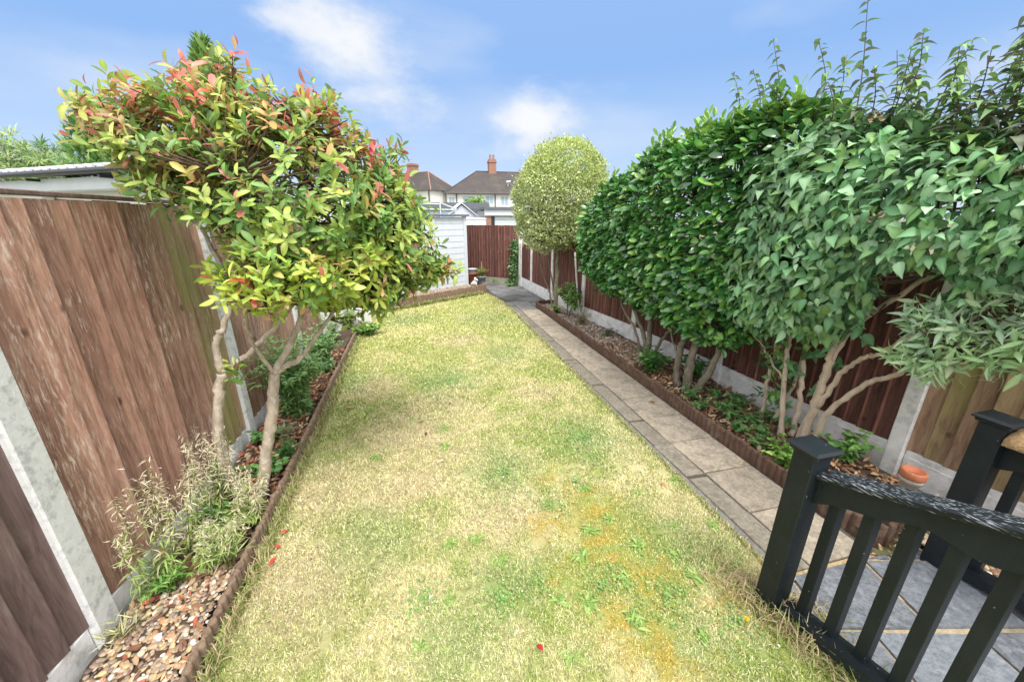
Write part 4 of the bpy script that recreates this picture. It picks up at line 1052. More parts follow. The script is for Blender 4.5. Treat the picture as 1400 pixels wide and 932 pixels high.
    for a, b in sh:
        a = np.array(a); b = np.array(b); m = (a + b) / 2 + np.array([.02, -.02, .02]) + R.normal(size=3) * .02
        a0 = a + np.array([.08, 0, -.35]); S = spline([a0, a, m, b], 7); tw.tube(S, np.linspace(.006, .0018, len(S)), 5, caps=False)
        for j in range(3, len(S)):
            az = j * 1.1 + R.uniform(-.4, .4)
            for s in (0, math.pi):
                if R.random() < .12: continue
                d = np.array([math.cos(az + s), math.sin(az + s), R.uniform(.1, .55)]); Ps.append(S[j]); Ds.append(d); Ns.append(np.array([0, 0, 1.0]) + R.normal(size=3) * .2)
                f = 1 - .5 * (j / len(S)); Ls.append(R.uniform(.07, .115) * f + .025)
                Cs.append(np.array([(.15, .26, .11), (.20, .33, .10), (.15, .17, .12)][R.integers(3)]) * R.uniform(.8, 1.2))
    k = len(Ps); parts.append(leaves(np.array(Ps), np.array(Ds), np.array(Ns), np.array(Ls), R.uniform(.36, .48, k), np.array(Cs), 'ovate', R.uniform(.3, 1.0, k), .3, 1.3))
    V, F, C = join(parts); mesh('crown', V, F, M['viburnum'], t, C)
    idx = R.choice(len(P), 420, replace=False); twigs(tw, P[idx], np.concatenate(sk[1:6]), .004)
    tw.build('branches', M['twig'], t)
    # faded flower heads near the top
    fb = []
    for i in range(26):
        j = R.integers(len(P)); 
        while not (P[j, 2] > 1.9 and Nn[j, 0] < -.2): j = R.integers(len(P))
        q = P[j] + Nn[j] * .05; m_ = 12; d = rand_dir(m_); d[:, 2] = np.abs(d[:, 2])
        fb.append(leaves(q + d * .02, d, rand_dir(m_), R.uniform(.015, .035, m_), R.uniform(.4, .7, m_), np.clip(pal((.52, .38, .30), (.60, .50, .40), (.42, .27, .19))(m_) * R.uniform(.8, 1.1, (m_, 1)), 0, 1), 'small'))
    for V, F, C in fb: mesh('flower_cluster', V, F, M['herb'], t, C)
broad_shrub()

def long_leaf_shrub():
    t = thing('long_leaved_shrub', 'pale green shrub with long narrow leaves arching before right fence post', 'shrub', (3.25, 2.13, .05))
    mb = MB()
    S1 = stem(mb, [(3.27, 2.14, 0), (3.25, 2.11, .37), (3.25, 1.98, .66), (3.25, 1.85, .84), (3.22, 1.72, .95), (3.1, 1.55, 1.15), (3.0, 1.40, 1.4)], .026, .012, 9)
    S2 = stem(mb, [(3.1, 1.55, 1.15), (3.0, 1.5, 1.22), (2.95, 1.42, 1.3)], .011, .006, 7); S3 = stem(mb, [(3.0, 1.40, 1.4), (2.98, 1.3, 1.55), (2.95, 1.2, 1.68)], .011, .005, 7)
    mb.build('trunk', M['bark_pale'], t, True)
    T, A_ = shell([(2.96, 1.50, 1.22, .12, .14, .17), (2.96, 1.36, 1.42, .13, .14, .16), (2.96, 1.24, 1.60, .13, .13, .16), (2.98, 1.20, 1.36, .12, .14, .16), (2.94, 1.52, 1.40, .10, .10, .12), (2.96, 1.05, 1.52, .12, .14, .14), (2.96, 1.12, 1.68, .14, .14, .12)], 210, inner=.35, jitter=.03)
    A_ = unit(A_ * .6 + np.array([-.45, .3, .0]) + R.normal(size=A_.shape) * .4)
    V, F, C = whorls(T, A_, 8, (.075, .13), (.20, .28), lambda T, A: pal((.44, .62, .32), (.36, .55, .29), (.54, .68, .44), (.42, .57, .40))(len(T)).astype(float), (35, 95), .09, 'lance', (.05, .4))
    mesh('crown', V, F, M['herb'], t, C)
    tw = MB(); twigs(tw, T, np.concatenate([S1[-16:], S2, S3]), .003); tw.build('branches', M['twig'], t)
long_leaf_shrub()

# ------------------------------------------------------------------ pittosporum standard
def pittosporum():
    t = thing('pittosporum_tree', 'rounded clipped tree of tiny pale variegated leaves by the path', 'tree', (2.9, 7.6, .05))
    mb = MB(); sk = []
    for pts, r in [([(2.86, 7.55, -.02), (2.87, 7.58, .6), (2.88, 7.6, 1.3), (2.9, 7.6, 1.8)], .05), ([(2.90, 7.75, 0), (2.84, 8.05, .5), (2.7, 8.2, 1.0), (2.62, 8.2, 1.5)], .022), ([(2.93, 7.72, 0), (2.95, 8.05, .6), (2.85, 8.2, 1.3)], .018)]:
        sk.append(stem(mb, pts, r, r * .6, 9, .01))
    mb.build('trunk', M['bark_dark'], t, True)
    ells = [(2.78, 7.62, 2.35, .80, .8, .78), (2.92, 7.6, 2.72, .74, .74, .64), (2.72, 7.65, 1.85, .62, .62, .48), (3.15, 7.6, 2.35, .62, .7, .8)]
    P, Nn = shell(ells, 30000, p=2.2, inner=.9, jitter=.03)
    bmp_ = fbm(np.arctan2(Nn[:, 1], Nn[:, 0]) * .6 + Nn[:, 2], P[:, 2] * 1.2, 2.6) - .5; P = P + Nn * (.30 * bmp_)[:, None]; P[::37] += Nn[::37] * R.uniform(.03, .12, (len(P[::37]), 1))
    P2, N2 = shell([(2.92, 7.62, 2.3, .7, .7, .85)], 2500, inner=.5); P = np.concatenate([P, P2]); Nn = np.concatenate([Nn, N2]); n = len(P)
    D = unit(Nn * .5 + np.array([0, 0, .35]) + R.normal(size=(n, 3)) * .6); UP = unit(Nn + R.normal(size=(n, 3)) * .5)
    c = pal((.44, .53, .22), (.60, .65, .36), (.50, .58, .25), (.70, .73, .48), (.34, .44, .17), (.54, .61, .26))(n).astype(float)
    top = np.clip((P[:, 2] - 2.35) / .6, 0, 1)[:, None]; c = c * (1 - .5 * top) + np.array([.50, .60, .14]) * .5 * top
    c *= R.uniform(.7, 1.2, (n, 1)) * (.85 + .3 * fbm(P[:, 1] * 1.0 + P[:, 0], P[:, 2], 5))[:, None]
    V, F, C = leaves(P, D, UP, R.uniform(.035, .065, n), R.uniform(.5, .65, n), np.clip(c, 0, 1), 'small', R.uniform(-.2, .3, n), .3, 1.0)
    mesh('crown', V, F, M['pitto'], t, C)
    tw = MB(); idx = R.choice(n, 160, replace=False); twigs(tw, P[idx], np.concatenate(sk)[-30:], .006); tw.build('branches', M['twig'], t)
pittosporum()

# small rose by the far fence, ivy, stakes
def small_bush(name, label, ctr, ells, n, L, w, cols, stems_, cat='shrub', mat='herb', bark='bark_dark', kind='oval', nl=6):
    t = thing(name, label, cat, ctr)
    mb = MB(); sk = [stem(mb, s, .012, .005, 6, .01) for s in stems_]; mb.build('trunk', M[bark], t, True)
    T, A_ = shell(ells, n, inner=.3, jitter=.04); A_ = unit(A_ * .7 + np.array([0, 0, .5]) + R.normal(size=A_.shape) * .4)
    V, F, C = whorls(T, A_, nl, L, w, lambda T, A: pal(*cols)(len(T)).astype(float), (45, 95), .08, kind, (.05, .4)); mesh('crown', V, F, M[mat], t, C)
    tw = MB(); twigs(tw, T, np.concatenate(sk), .003); tw.build('branches', M['twig'], t)
    return t
small_bush('rose_bush', 'small green rose bush against the fence beyond the hedge', (2.95, 7.0, .05), [(2.93, 7.08, .55, .16, .34, .24), (2.93, 6.78, .45, .12, .22, .22)], 150, (.04, .065), (.5, .65), [(.12, .25, .06), (.18, .32, .08), (.09, .19, .05), (.24, .36, .12)],
           [[(2.95, 7.1, 0), (2.95, 7.12, .4), (2.92, 7.2, .75)], [(2.96, 7.05, 0), (2.95, 6.9, .35), (2.93, 6.75, .6)], [(2.95, 7.08, 0), (2.9, 7.0, .4), (2.9, 7.05, .7)]])
_c = MB(); _c.tube(spline([(3.02, 6.56, .0), (3.0, 6.75, .6), (3.0, 6.98, 1.35)], 5), [.02] * 5 + [.018] * 5 + [.016], 8); tag(_c.build('tree_stake', M['pale_cane'], None, True), 'pale grey pole leaning against far end of the laurel', 'pole')
def ivy():
    t = thing('climbing_ivy', 'green ivy climbing the corner of the far back fence', 'climber', (2.95, 11.05, 0))
    n = 620; z = R.uniform(.0, 1.35, n) ; base = np.array([2.90, 11.12]); tdir = unit(np.array([-1.28, 1.2]))
    u = np.abs(R.normal(size=n)) * .12 * (1.3 - .5 * z / 1.3)
    P = np.stack([base[0] + tdir[0] * u - .06 * R.random(n) + .05, base[1] + tdir[1] * u - .07 * R.random(n) - .02, z], 1)
    nrm = np.array([-.68, -.73, .1])
    D = unit(np.array([-.2, -.2, -.6]) + R.normal(size=(n, 3)) * .5); UP = unit(nrm + R.normal(size=(n, 3)) * .4)
    c = pal((.06, .16, .05), (.10, .23, .07), (.15, .30, .10), (.30, .38, .2), (.045, .12, .04))(n) * R.uniform(.7, 1.2, (n, 1))
    V, F, C = leaves(P, D, UP, R.uniform(.05, .085, n), R.uniform(.75, .95, n), np.clip(c, 0, 1), 'ovate', R.uniform(0, .4, n)); mesh('foliage', V, F, M['herb'], t, C)
    mb = MB()
    for k in range(5):
        x0 = R.uniform(0, .12); mb.tube(spline([(base[0] - x0, base[1] - .02 + x0 * .9, 0), (base[0] - x0 * 1.3 + .02, base[1] - .03 + x0, .6), (base[0] - x0 * .6, base[1] - .03 + x0 * .6, 1.25)], 5), .006, 5)
    mb.build('stem', M['twig'], t)
ivy()

# ------------------------------------------------------------------ plants in the beds
def tall_weed(label, ctr, h, n, spread, dry):
    t = thing('tall_weed', label, 'weed', ctr, 'seeding weeds along the left fence')
    mb = MB(); P, D, Nn, C, L = [], [], [], [], []
    FP, FD, FC = [], [], []
    for i in range(n):
        az = R.uniform(0, 6.28); rr = spread * R.random() ** .5
        tip = np.array(ctr) + np.array([rr * math.cos(az) * .8 + .05, rr * math.sin(az), h * R.uniform(.6, 1.05)])
        b0 = np.array(ctr) + np.array([rr * math.cos(az), rr * math.sin(az), 0]) * .4
        S = spline([b0, (b0 + tip) / 2 + R.normal(size=3) * .02, tip], 8); mb.tube(S, np.linspace(.003, .0012, len(S)), 4, caps=False)
        for j in range(2, len(S)):
            for q in range(3):
                a2 = R.uniform(0, 6.28); u = j / len(S)
                P.append(S[j]); D.append(np.array([math.cos(a2), math.sin(a2), .35 - .8 * u * R.random()])); Nn.append(np.array([0, 0, 1]) + R.normal(size=3) * .3)
                g = np.array([.36, .48, .15]) if R.random() > dry * u else np.array([.66, .60, .42]); C.append(g * R.uniform(.75, 1.2)); L.append(R.uniform(.05, .085) * (1 - .35 * u))
            if j > len(S) * .6:
                for q in range(5):
                    FP.append(S[j] + R.normal(size=3) * .02); FD.append(rand_dir(1)[0]); FC.append(np.array([.78, .72, .58]) * R.uniform(.7, 1.15))
    k = len(P); lv = leaves(np.array(P), np.array(D), np.array(Nn), np.array(L), R.uniform(.09, .14, k), np.clip(np.array(C), 0, 1), 'lance', R.uniform(.1, .9, k))
    k = len(FP); fl_ = leaves(np.array(FP), np.array(FD), rand_dir(k), R.uniform(.015, .035, k), np.full(k, .18), np.clip(np.array(FC), 0, 1), 'lance', R.uniform(-.5, .5, k))
    V, F, C2 = join([lv, fl_]); mesh('foliage', V, F, M['herb'], t, C2); mb.build('stem', M['stem_green'], t)
tall_weed('tall seeding weed nearest the camera against left fence', (-1.48, 1.93, .05), .76, 9, .16, .8)
tall_weed('shorter seeding weed between two others along left fence', (-1.46, 2.16, .05), .70, 8, .14, .8)
tall_weed('pale feathery weed growing at the foot of the photinia', (-1.46, 2.52, .05), .62, 12, .14, 1.3)
tall_weed('low leafy weed spilling over pebbles toward the log edging', (-1.30, 2.12, .05), .30, 16, .18, .4)
tall_weed('grassy weed leaning on the log edging near photinia trunk', (-1.24, 2.42, .05), .40, 14, .14, .9)
G1 = [(.11, .27, .07), (.15, .33, .10), (.08, .21, .06), (.19, .38, .12)]
G2 = [(.16, .33, .07), (.22, .40, .10), (.12, .27, .06), (.27, .42, .12)]
herb('strawberry_plant', 'dark green rounded leaves at the foot of left fence', (-1.42, 2.40, .05), 3, .22, .13, (.05, .08), (.65, .85), G1, 'ovate', 12, 'low leafy plants in the left border')
herb('strawberry_plant', 'low round leaved plant between the two photinia trunks', (-1.30, 2.90, .05), 3, .16, .16, (.05, .085), (.65, .85), G1, 'ovate', 12, 'low leafy plants in the left border')
herb('strawberry_plant', 'broad green leaves behind the concrete post beyond photinia', (-1.45, 3.45, .05), 3, .15, .14, (.06, .10), (.6, .8), G1, 'ovate', 9, 'low leafy plants in the left border')
herb('border_weed', 'trailing yellow green weed nearest the camera over the pebbles', (-1.46, 1.98, .05), 4, .22, .18, (.04, .07), (.2, .3), G2, 'lance', 16, 'weeds among the left border pebbles', 'weed')
herb('border_weed', 'tuft of thin grassy leaves against log edging beside the pebbles', (-1.20, 2.05, .05), 3, .24, .10, (.09, .16), (.05, .08), [(.42, .52, .2), (.55, .56, .3), (.32, .46, .14)], 'lance', 16, 'weeds among the left border pebbles', 'weed', 1.2, 3)
herb('border_weed', 'sprawling light green weed between tall weeds and log edging', (-1.32, 2.25, .05), 4, .26, .17, (.04, .065), (.22, .3), [(.36, .50, .14), (.44, .54, .2), (.28, .42, .1)], 'lance', 20, 'weeds among the left border pebbles', 'weed')
herb('border_weed', 'leafy green weed at foot of fence behind the tall weeds', (-1.50, 2.72, .05), 4, .30, .12, (.05, .08), (.5, .65), G2, 'ovate', 14, 'weeds among the left border pebbles', 'weed')
herb('border_weed', 'small pale grass tuft at the base of near concrete post', (-1.50, 1.72, .05), 3, .12, .09, (.07, .12), (.05, .08), [(.62, .60, .38), (.5, .52, .26)], 'lance', 10, 'weeds among the left border pebbles', 'weed', 1.0, 2)
herb('small_fern', 'dark feathery fern against log edging beyond photinia', (-1.20, 3.12, .05), 4, .17, .15, (.05, .09), (.14, .2), [(.05, .16, .04), (.07, .19, .05)], 'lance', 14, None, 'fern', .5, 6)
herb('strap_leaf_plant', 'tuft of grey green strap leaves in the red leaf litter', (-1.30, 3.42, .05), 3, .16, .16, (.09, .15), (.1, .14), [(.30, .34, .22), (.20, .26, .14)], 'lance', 10, None, 'plant', .9, 2)
herb('phlox_clump', 'dense clump of dark green leafy stems behind photinia trunks', (-1.34, 3.98, .05), 5, .95, .40, (.07, .115), (.24, .32), [(.22, .40, .14), (.28, .47, .17), (.16, .33, .11), (.35, .52, .22)], 'lance', 70, None, 'perennial', .3, 12)
herb('phlox_clump', 'paler leafy clump farther along the left border', (-1.30, 5.1, .05), 5, .85, .36, (.07, .11), (.24, .32), [(.22, .40, .15), (.28, .46, .2), (.17, .33, .11)], 'lance', 45, None, 'perennial', .3, 9)
herb('leafy_clump', 'broad green leafy clump at the far left lawn corner', (-.93, 6.85, .0), 4, .26, .26, (.09, .14), (.45, .6), G2, 'ovate', 16)
herb('leafy_clump', 'yellow green clump beside the far end of left border', (-1.33, 7.2, .05), 4, .42, .28, (.08, .12), (.4, .5), [(.25, .40, .10), (.30, .42, .12), (.18, .33, .08)], 'oval', 18)
herb('leafy_clump', 'pale spiky clump against left fence before the gravel bed', (-1.42, 6.4, .05), 4, .55, .22, (.07, .10), (.3, .4), [(.22, .34, .14), (.30, .38, .2)], 'lance', 18)
# right border
herb('leafy_weed', 'bright green weed sprawling over the log edging by newel post', (2.78, 1.98, .06), 4, .30, .22, (.05, .085), (.5, .65), [(.22, .42, .08), (.30, .50, .11), (.17, .34, .07)], 'ovate', 16, 'weeds in the right border')
herb('leafy_weed', 'round leaved weed in front of the white concrete gravel board', (3.34, 1.95, .06), 4, .34, .20, (.07, .10), (.65, .8), [(.18, .36, .10), (.25, .44, .13), (.14, .29, .08)], 'ovate', 13, 'weeds in the right border')
herb('leafy_weed', 'small green weed against log edging seen through near balusters', (2.86, 1.52, .06), 4, .16, .12, (.04, .07), (.5, .65), G2, 'ovate', 9, 'weeds in the right border')
gc = [(2.82, 2.55), (2.95, 2.72), (3.05, 2.95), (3.2, 2.88), (2.82, 3.0), (3.15, 3.15), (3.3, 2.6), (2.88, 3.22), (3.32, 3.05), (3.1, 2.62), (2.8, 2.28), (3.0, 2.4)]
for i, (x, y) in enumerate(gc):
    herb('ground_cover_plant', 'low green ground cover sprig among dry leaves under the shrub', (x, y, .06), 3, R.uniform(.10, .2), .15, (.05, .085), (.45, .6), [(.10, .25, .08), (.15, .31, .09), (.19, .34, .12)], 'ovate', 8, 'ground cover sprigs in the right border', 'plant', .3, 3)
herb('laurel_sucker', 'glossy laurel sucker in front of the farther laurel trunks', (2.88, 4.0, .06), 5, .38, .24, (.08, .12), (.38, .46), [(.06, .19, .04), (.10, .26, .06), (.14, .30, .08)], 'oval', 14, None, 'plant', .4, 5, 'laurel')
herb('laurel_sucker', 'small laurel sucker at the fence behind the nearer laurel trunks', (3.3, 3.75, .06), 5, .36, .2, (.08, .12), (.38, .46), [(.06, .19, .04), (.10, .26, .06)], 'oval', 9, None, 'plant', .4, 5, 'laurel')
herb('bed_plant', 'dry tufted plant in chippings near the pittosporum trunk', (2.95, 6.4, .06), 4, .25, .18, (.05, .08), (.3, .4), [(.30, .28, .14), (.22, .28, .12), (.40, .34, .2)], 'lance', 14)
herb('bed_plant', 'tiny bright green plant at the foot of the pittosporum', (2.80, 7.35, .06), 4, .22, .14, (.05, .08), (.5, .6), G2, 'ovate', 10)
herb('bed_plant', 'grey green low plant in chippings beside the far fence panel', (3.05, 5.6, .06), 4, .16, .2, (.05, .08), (.3, .4), [(.24, .28, .16), (.32, .33, .22)], 'lance', 12)
herb('bed_plant', 'weedy green tuft in the paving at the foot of ivy', (2.72, 11.05, .01), 4, .12, .2, (.04, .07), (.5, .6), G2, 'ovate', 10)

# rosette weeds on the lawn
ros = [(.12, 3.07), (1.51, 2.07), (1.13, 2.2), (1.87, 2.12), (1.0, 1.83), (.86, 1.65), (1.24, 1.65), (.04, 1.56), (.36, 1.75), (.61, 1.41), (.78, 1.36), (.97, 1.23), (.58, 1.14), (1.44, 1.36), (-.12, 1.37), (1.41, 1.52), (1.04, 1.44), (1.74, 1.35), (1.17, 1.9), (1.84, 1.67), (1.55, 1.72), (.25, 1.94), (.07, 1.93), (1.25, 1.07), (.1, 6.09), (1.51, 6.18), (-.62, 3.95), (-.17, 3.62), (.15, 3.36), (.12, 3.04), (-.49, 3.02), (.72, 3.42), (.95, 5.29)]
def rosette_mesh(k):
    P, D, Nn, L, C = [], [], [], [], []
    for i in range(34):
        az = i * 2.4 + R.uniform(-.5, .5); el = R.uniform(.05, 1.0)
        P.append((R.normal() * .022, R.normal() * .022, .004)); D.append((math.cos(az), math.sin(az), el)); Nn.append((-.4 * math.cos(az), -.4 * math.sin(az), 1)); L.append(R.uniform(.025, .075))
        C.append(np.array([(.27, .40, .11), (.21, .34, .08), (.33, .45, .14)][R.integers(3)]) * R.uniform(.8, 1.2))
    V, F, Cc = leaves(np.array(P), np.array(D), np.array(Nn), np.array(L), R.uniform(.16, .30, 34), np.array(C), 'lance', R.uniform(.2, 1.0, 34), .3, 1.3)
    return V, F, Cc
protos = []
for i, (x, y) in enumerate(ros):
    if i < 4:
        V, F, Cc = rosette_mesh(i); o = mesh('weed_rosette', V, F, M['herb'], None, Cc); protos.append(o)
    else:
        o = protos[i % 4].copy(); COL.objects.link(o)
    o.location = (x, y, 0); o.rotation_euler = (0, 0, R.uniform(0, 6.28)); s = R.uniform(.6, 1.1); o.scale = (s, s, s * .8)
    tag(o, 'flat green weed rosette growing in the dry lawn', 'weed', 'weed rosettes scattered over the lawn')
# fallen leaves on the lawn
fl = [((.45, 1.18), 'single dark red fallen leaf on near lawn by mossy patch', (.42, .03, .03), .05), ((-1.0, 2.26), 'red fallen leaf farthest of three beside left log edging', (.50, .10, .07), .06), ((-.97, 2.08), 'red fallen leaf nearest of three beside left log edging', (.48, .06, .05), .06), ((-1.02, 2.17), 'red fallen leaf in the middle of three beside left edging', (.45, .07, .05), .05),
      ((.10, 2.81), 'curled tan fallen leaf beside a rosette mid lawn', (.58, .45, .32), .07), ((.02, 2.96), 'orange brown fallen leaf next to a curled tan leaf', (.50, .24, .10), .04), ((-.11, 3.51), 'large curled pale brown leaf on the bare lawn patch', (.48, .36, .25), .08), ((-.88, 4.01), 'pinkish brown fallen leaf on lawn beside dark leafy clump', (.46, .26, .18), .08),
      ((-.03, 3.3), 'small dark brown leaf on the bare lawn patch', (.12, .06, .04), .05), ((.26, 3.85), 'small blackish leaf lying alone farther up lawn', (.10, .06, .05), .045), ((1.62, 2.73), 'pale whitish leaf lying in clover patch near path', (.62, .56, .46), .04), ((1.74, 2.11), 'reddish brown leaf on lawn beside the path edge', (.38, .18, .10), .045), ((2.43, 3.35), 'round brown leaf lying on the paved path', (.30, .18, .08), .09), ((2.57, 2.16), 'tan curled leaf on path against the log edging', (.5, .33, .2), .06), ((2.2, 1.42), 'orange brown leaf on path beside the railing post', (.48, .26, .14), .09)]
for (xy, lab, c, L) in fl:
    az = R.uniform(0, 6.28)
    V, F, C = leaves(np.array([[xy[0], xy[1], .025]]), np.array([[math.cos(az), math.sin(az), .1]]), np.array([[R.normal() * .3, R.normal() * .3, 1]]), L, .45, np.array([c]), 'oval', .35, .4)
    tag(mesh('fallen_leaf', V, F, M['litter'], None, C), lab, 'leaf', 'fallen leaves on lawn and path')
# a dandelion
_d = thing('dandelion', 'yellow dandelion flower in the grass near the black railing', 'flower', (1.50, 1.06, 0))
_m = MB(); _m.tube([(1.50, 1.06, 0), (1.502, 1.058, .05)], .002, 5); _m.build('stem', M['stem_green'], _d)
_dd = rand_dir(60); _dd[:, 2] = np.abs(_dd[:, 2]) * .8 + .1
_l = leaves(np.tile(np.array([[1.502, 1.058, .05]]), (60, 1)), _dd, np.tile(np.array([[0, 0, 1.0]]), (60, 1)) + R.normal(size=(60, 3)) * .2, .014, .3, np.tile(np.array([[.80, .62, .03]]), (60, 1)), 'small'); mesh('petals', _l[0], _l[1], M['herb'], _d, _l[2])

# ------------------------------------------------------------------ trees behind the left fence
def conifer(label, base, apex, rad_, n, cols):
    t = thing('conifer_tree', label, 'tree', base, 'conifers beyond the left fence')
    mb = MB(); base = np.array(base, float); apex = np.array(apex, float); S = stem(mb, [base, (base + apex) / 2 + np.array([.03, 0, 0]), apex], .09, .012, 7); mb.build('trunk', M['bark_dark'], t, True)
    H = apex[2] - base[2]; u = R.random(n) ** .8
    ctr = base + (apex - base) * u[:, None]; az = R.uniform(0, 6.28, n); rr = rad_ * (1 - u) ** .8 * R.uniform(.45, 1.05, n) * (1 + .25 * np.sin(az * 3 + u * 20))
    P = ctr + np.stack([np.cos(az) * rr, np.sin(az) * rr, .25 * rr + R.normal(size=n) * .03], 1)
    D = np.stack([np.cos(az), np.sin(az), .75 + .4 * u], 1) + R.normal(size=(n, 3)) * .35; UP = np.stack([-np.cos(az), -np.sin(az), np.ones(n)], 1) + R.normal(size=(n, 3)) * .5
    c = pal(*cols)(n) * R.uniform(.6, 1.25, (n, 1))
    V, F, C = leaves(P, D, UP, R.uniform(.10, .20, n), R.uniform(.2, .34, n), np.clip(c, 0, 1), 'lance', R.uniform(-.3, .3, n)); mesh('crown', V, F, M['conifer'], t, C)
conifer('tall pointed conifer rising behind the photinia crown', (-3.25, 8.6, 0), (-3.18, 8.5, 4.74), 1.35, 5600, [(.13, .26, .06), (.20, .34, .08), (.09, .2, .05), (.27, .40, .11)])
conifer('broad conifer behind neighbouring roof left of the photinia', (-5.45, 9.0, 0), (-5.25, 8.8, 3.85), 1.05, 4200, [(.14, .29, .07), (.21, .36, .1), (.10, .21, .05)])
def feathery_tree():
    t = thing('feathery_tree', 'pale feathery tree beyond neighbouring roof at left edge', 'tree', (-7.4, 10.3, 0)); mb = MB(); sk = []
    for tip in [(-7.6, 10.2, 3.4), (-7.0, 10.2, 3.3), (-6.7, 10.2, 2.9), (-8.0, 10.3, 3.2)]: sk.append(stem(mb, [(-7.4, 10.3, 0), (-7.35, 10.3, 1.6), tip], .07, .015, 7))
    mb.build('trunk', M['bark_dark'], t, True)
    T, A_ = shell([(-7.5, 10.2, 3.05, .7, .5, .5), (-6.85, 10.1, 2.95, .55, .45, .5), (-7.0, 10.2, 2.5, .8, .5, .4), (-8.2, 10.3, 2.9, .6, .5, .55)], 300, inner=.3, jitter=.09); A_ = unit(A_ + np.array([0, 0, .6]) + R.normal(size=A_.shape) * .4)
    V, F, C = whorls(T, A_, 16, (.12, .24), (.08, .14), lambda T, A: pal((.30, .40, .16), (.22, .33, .11), (.36, .44, .22), (.15, .25, .08))(len(T)).astype(float), (25, 100), .1, 'lance', (0, .5)); mesh('crown', V, F, M['conifer'], t, C)
feathery_tree()

# ------------------------------------------------------------------ neighbour's outbuilding on the left
def outbuilding():
    a = np.array([-6.6, 7.78]); b = np.array([-2.55, 5.26]); d = unit(b - a); L = np.linalg.norm(b - a); ang = math.atan2(d[1], d[0])
    t = thing('outbuilding', 'white neighbouring outbuilding with grey tiles showing above left fence', 'outbuilding', (a[0], a[1], 0))
    Mx = Matrix.Translation((a[0], a[1], 0)) @ Matrix.Rotation(ang, 4, 'Z')
    m = MB(); m.box((0, .12, 0), (L, 3.0, 2.40), (1, 1, 1), 0, Mx); m.build('wall', M['white_wall'], t)
    m = MB(); m.box((-.1, -.12, 2.36), (L + .1, .115, 2.50), (1, 1, 1), .006, Mx); m.build('fascia', M['white_paint'], t)
    m = MB(); V = [Mx @ Vector(v) for v in [(-.2, -.20, 2.565), (L + .2, -.20, 2.565), (L + .2, 3.2, 2.95), (-.2, 3.2, 2.95), (-.2, -.20, 2.60), (L + .2, -.20, 2.60), (L + .2, 3.2, 2.99), (-.2, 3.2, 2.99)]]
    m.add(V, [[3, 2, 1, 0], [4, 5, 6, 7], [0, 1, 5, 4], [1, 2, 6, 5], [2, 3, 7, 6], [3, 0, 4, 7]])
    k = 0
    while k * .17 < L + .2:   # rolled tile edges
        x = -.15 + k * .17; P = [Mx @ Vector((x, -.215, 2.598)), Mx @ Vector((x, 1.5, 2.798)), Mx @ Vector((x, 3.2, 2.995))]; m.tube([p[:] for p in P], .026, 6); k += 1
    m.build('roof', M['roof_grey'], t)
    m = MB(); P = [Mx @ Vector((x, -.235, 2.545)) for x in (-.2, L * .5, L + .2)]; m.tube([p[:] for p in P], .032, 10); m.build('gutter', M['gutter'], t)
    for xx in (1.0, 2.6, 4.0):
        m = MB(); m.box((xx, -.24, 2.47), (xx + .03, -.12, 2.50), (1, 1, 1), 0, Mx); m.build('gutter_bracket', M['gutter'], t)
    t.location.z = -.055
    m = MB(); m.box((0, -.02, 1.5), (L * .48, .10, 2.355), (1, 1, 1), .004, Mx); m.build('side_panel', M['cream_wall'], t)
outbuilding()

# ------------------------------------------------------------------ beyond the back fence
def bxo(name, lo, hi, mat, parent, M_=None, bev=0): m = MB(); m.box(lo, hi, (1, 1, 1), bev, M_); return m.build(name, mat, parent)
def window(x0, x1, z0, z1, y, parent, M_=None, bars=2, out=-1):
    f = MB(); w = .07
    f.box((x0, y - .03, z0), (x1, y - .003, z0 + w), M=M_); f.box((x0, y - .03, z1 - w), (x1, y - .003, z1), M=M_)
    for i in range(bars + 1):
        x = x0 + (x1 - x0 - w) * i / bars; f.box((x, y - .032, z0 + w + .002), (x + w, y - .003, z1 - w - .002), M=M_)
    fr = f.build('window', M['white_paint'], parent)
    bxo('pane', (x0 + .03, y - .016, z0 + .03), (x1 - .03, y - .004, z1 - .03), M['glass'], fr, M_)
def hip_roof(x0, x1, y0, y1, ze, zr, parent, M_=None, inset=None, ov=.35, mat='roof_tile'):
    x0 -= ov; x1 += ov; y0 -= ov; y1 += ov; ins = inset if inset is not None else (y1 - y0) / 2; ym = (y0 + y1) / 2
    V = [(x0, y0, ze), (x1, y0, ze), (x1, y1, ze), (x0, y1, ze), (x0 + ins, ym, zr), (x1 - ins, ym, zr)]
    if M_ is not None: V = [tuple(M_ @ Vector(v)) for v in V]
    m = MB(); m.add(V, [[0, 1, 5, 4], [1, 2, 5], [2, 3, 4, 5], [3, 0, 4], [3, 2, 1, 0]]); r = m.build('roof', M[mat], parent)
    rt = MB()
    for a, b in [(0, 4), (1, 5), (2, 5), (3, 4), (4, 5)]: rt.tube([V[a], V[b]], .07, 6)
    rt.build('ridge_tiles', M['roof_tile'] if mat != 'roof_tile' else M['roof_tile'], r)
    return r
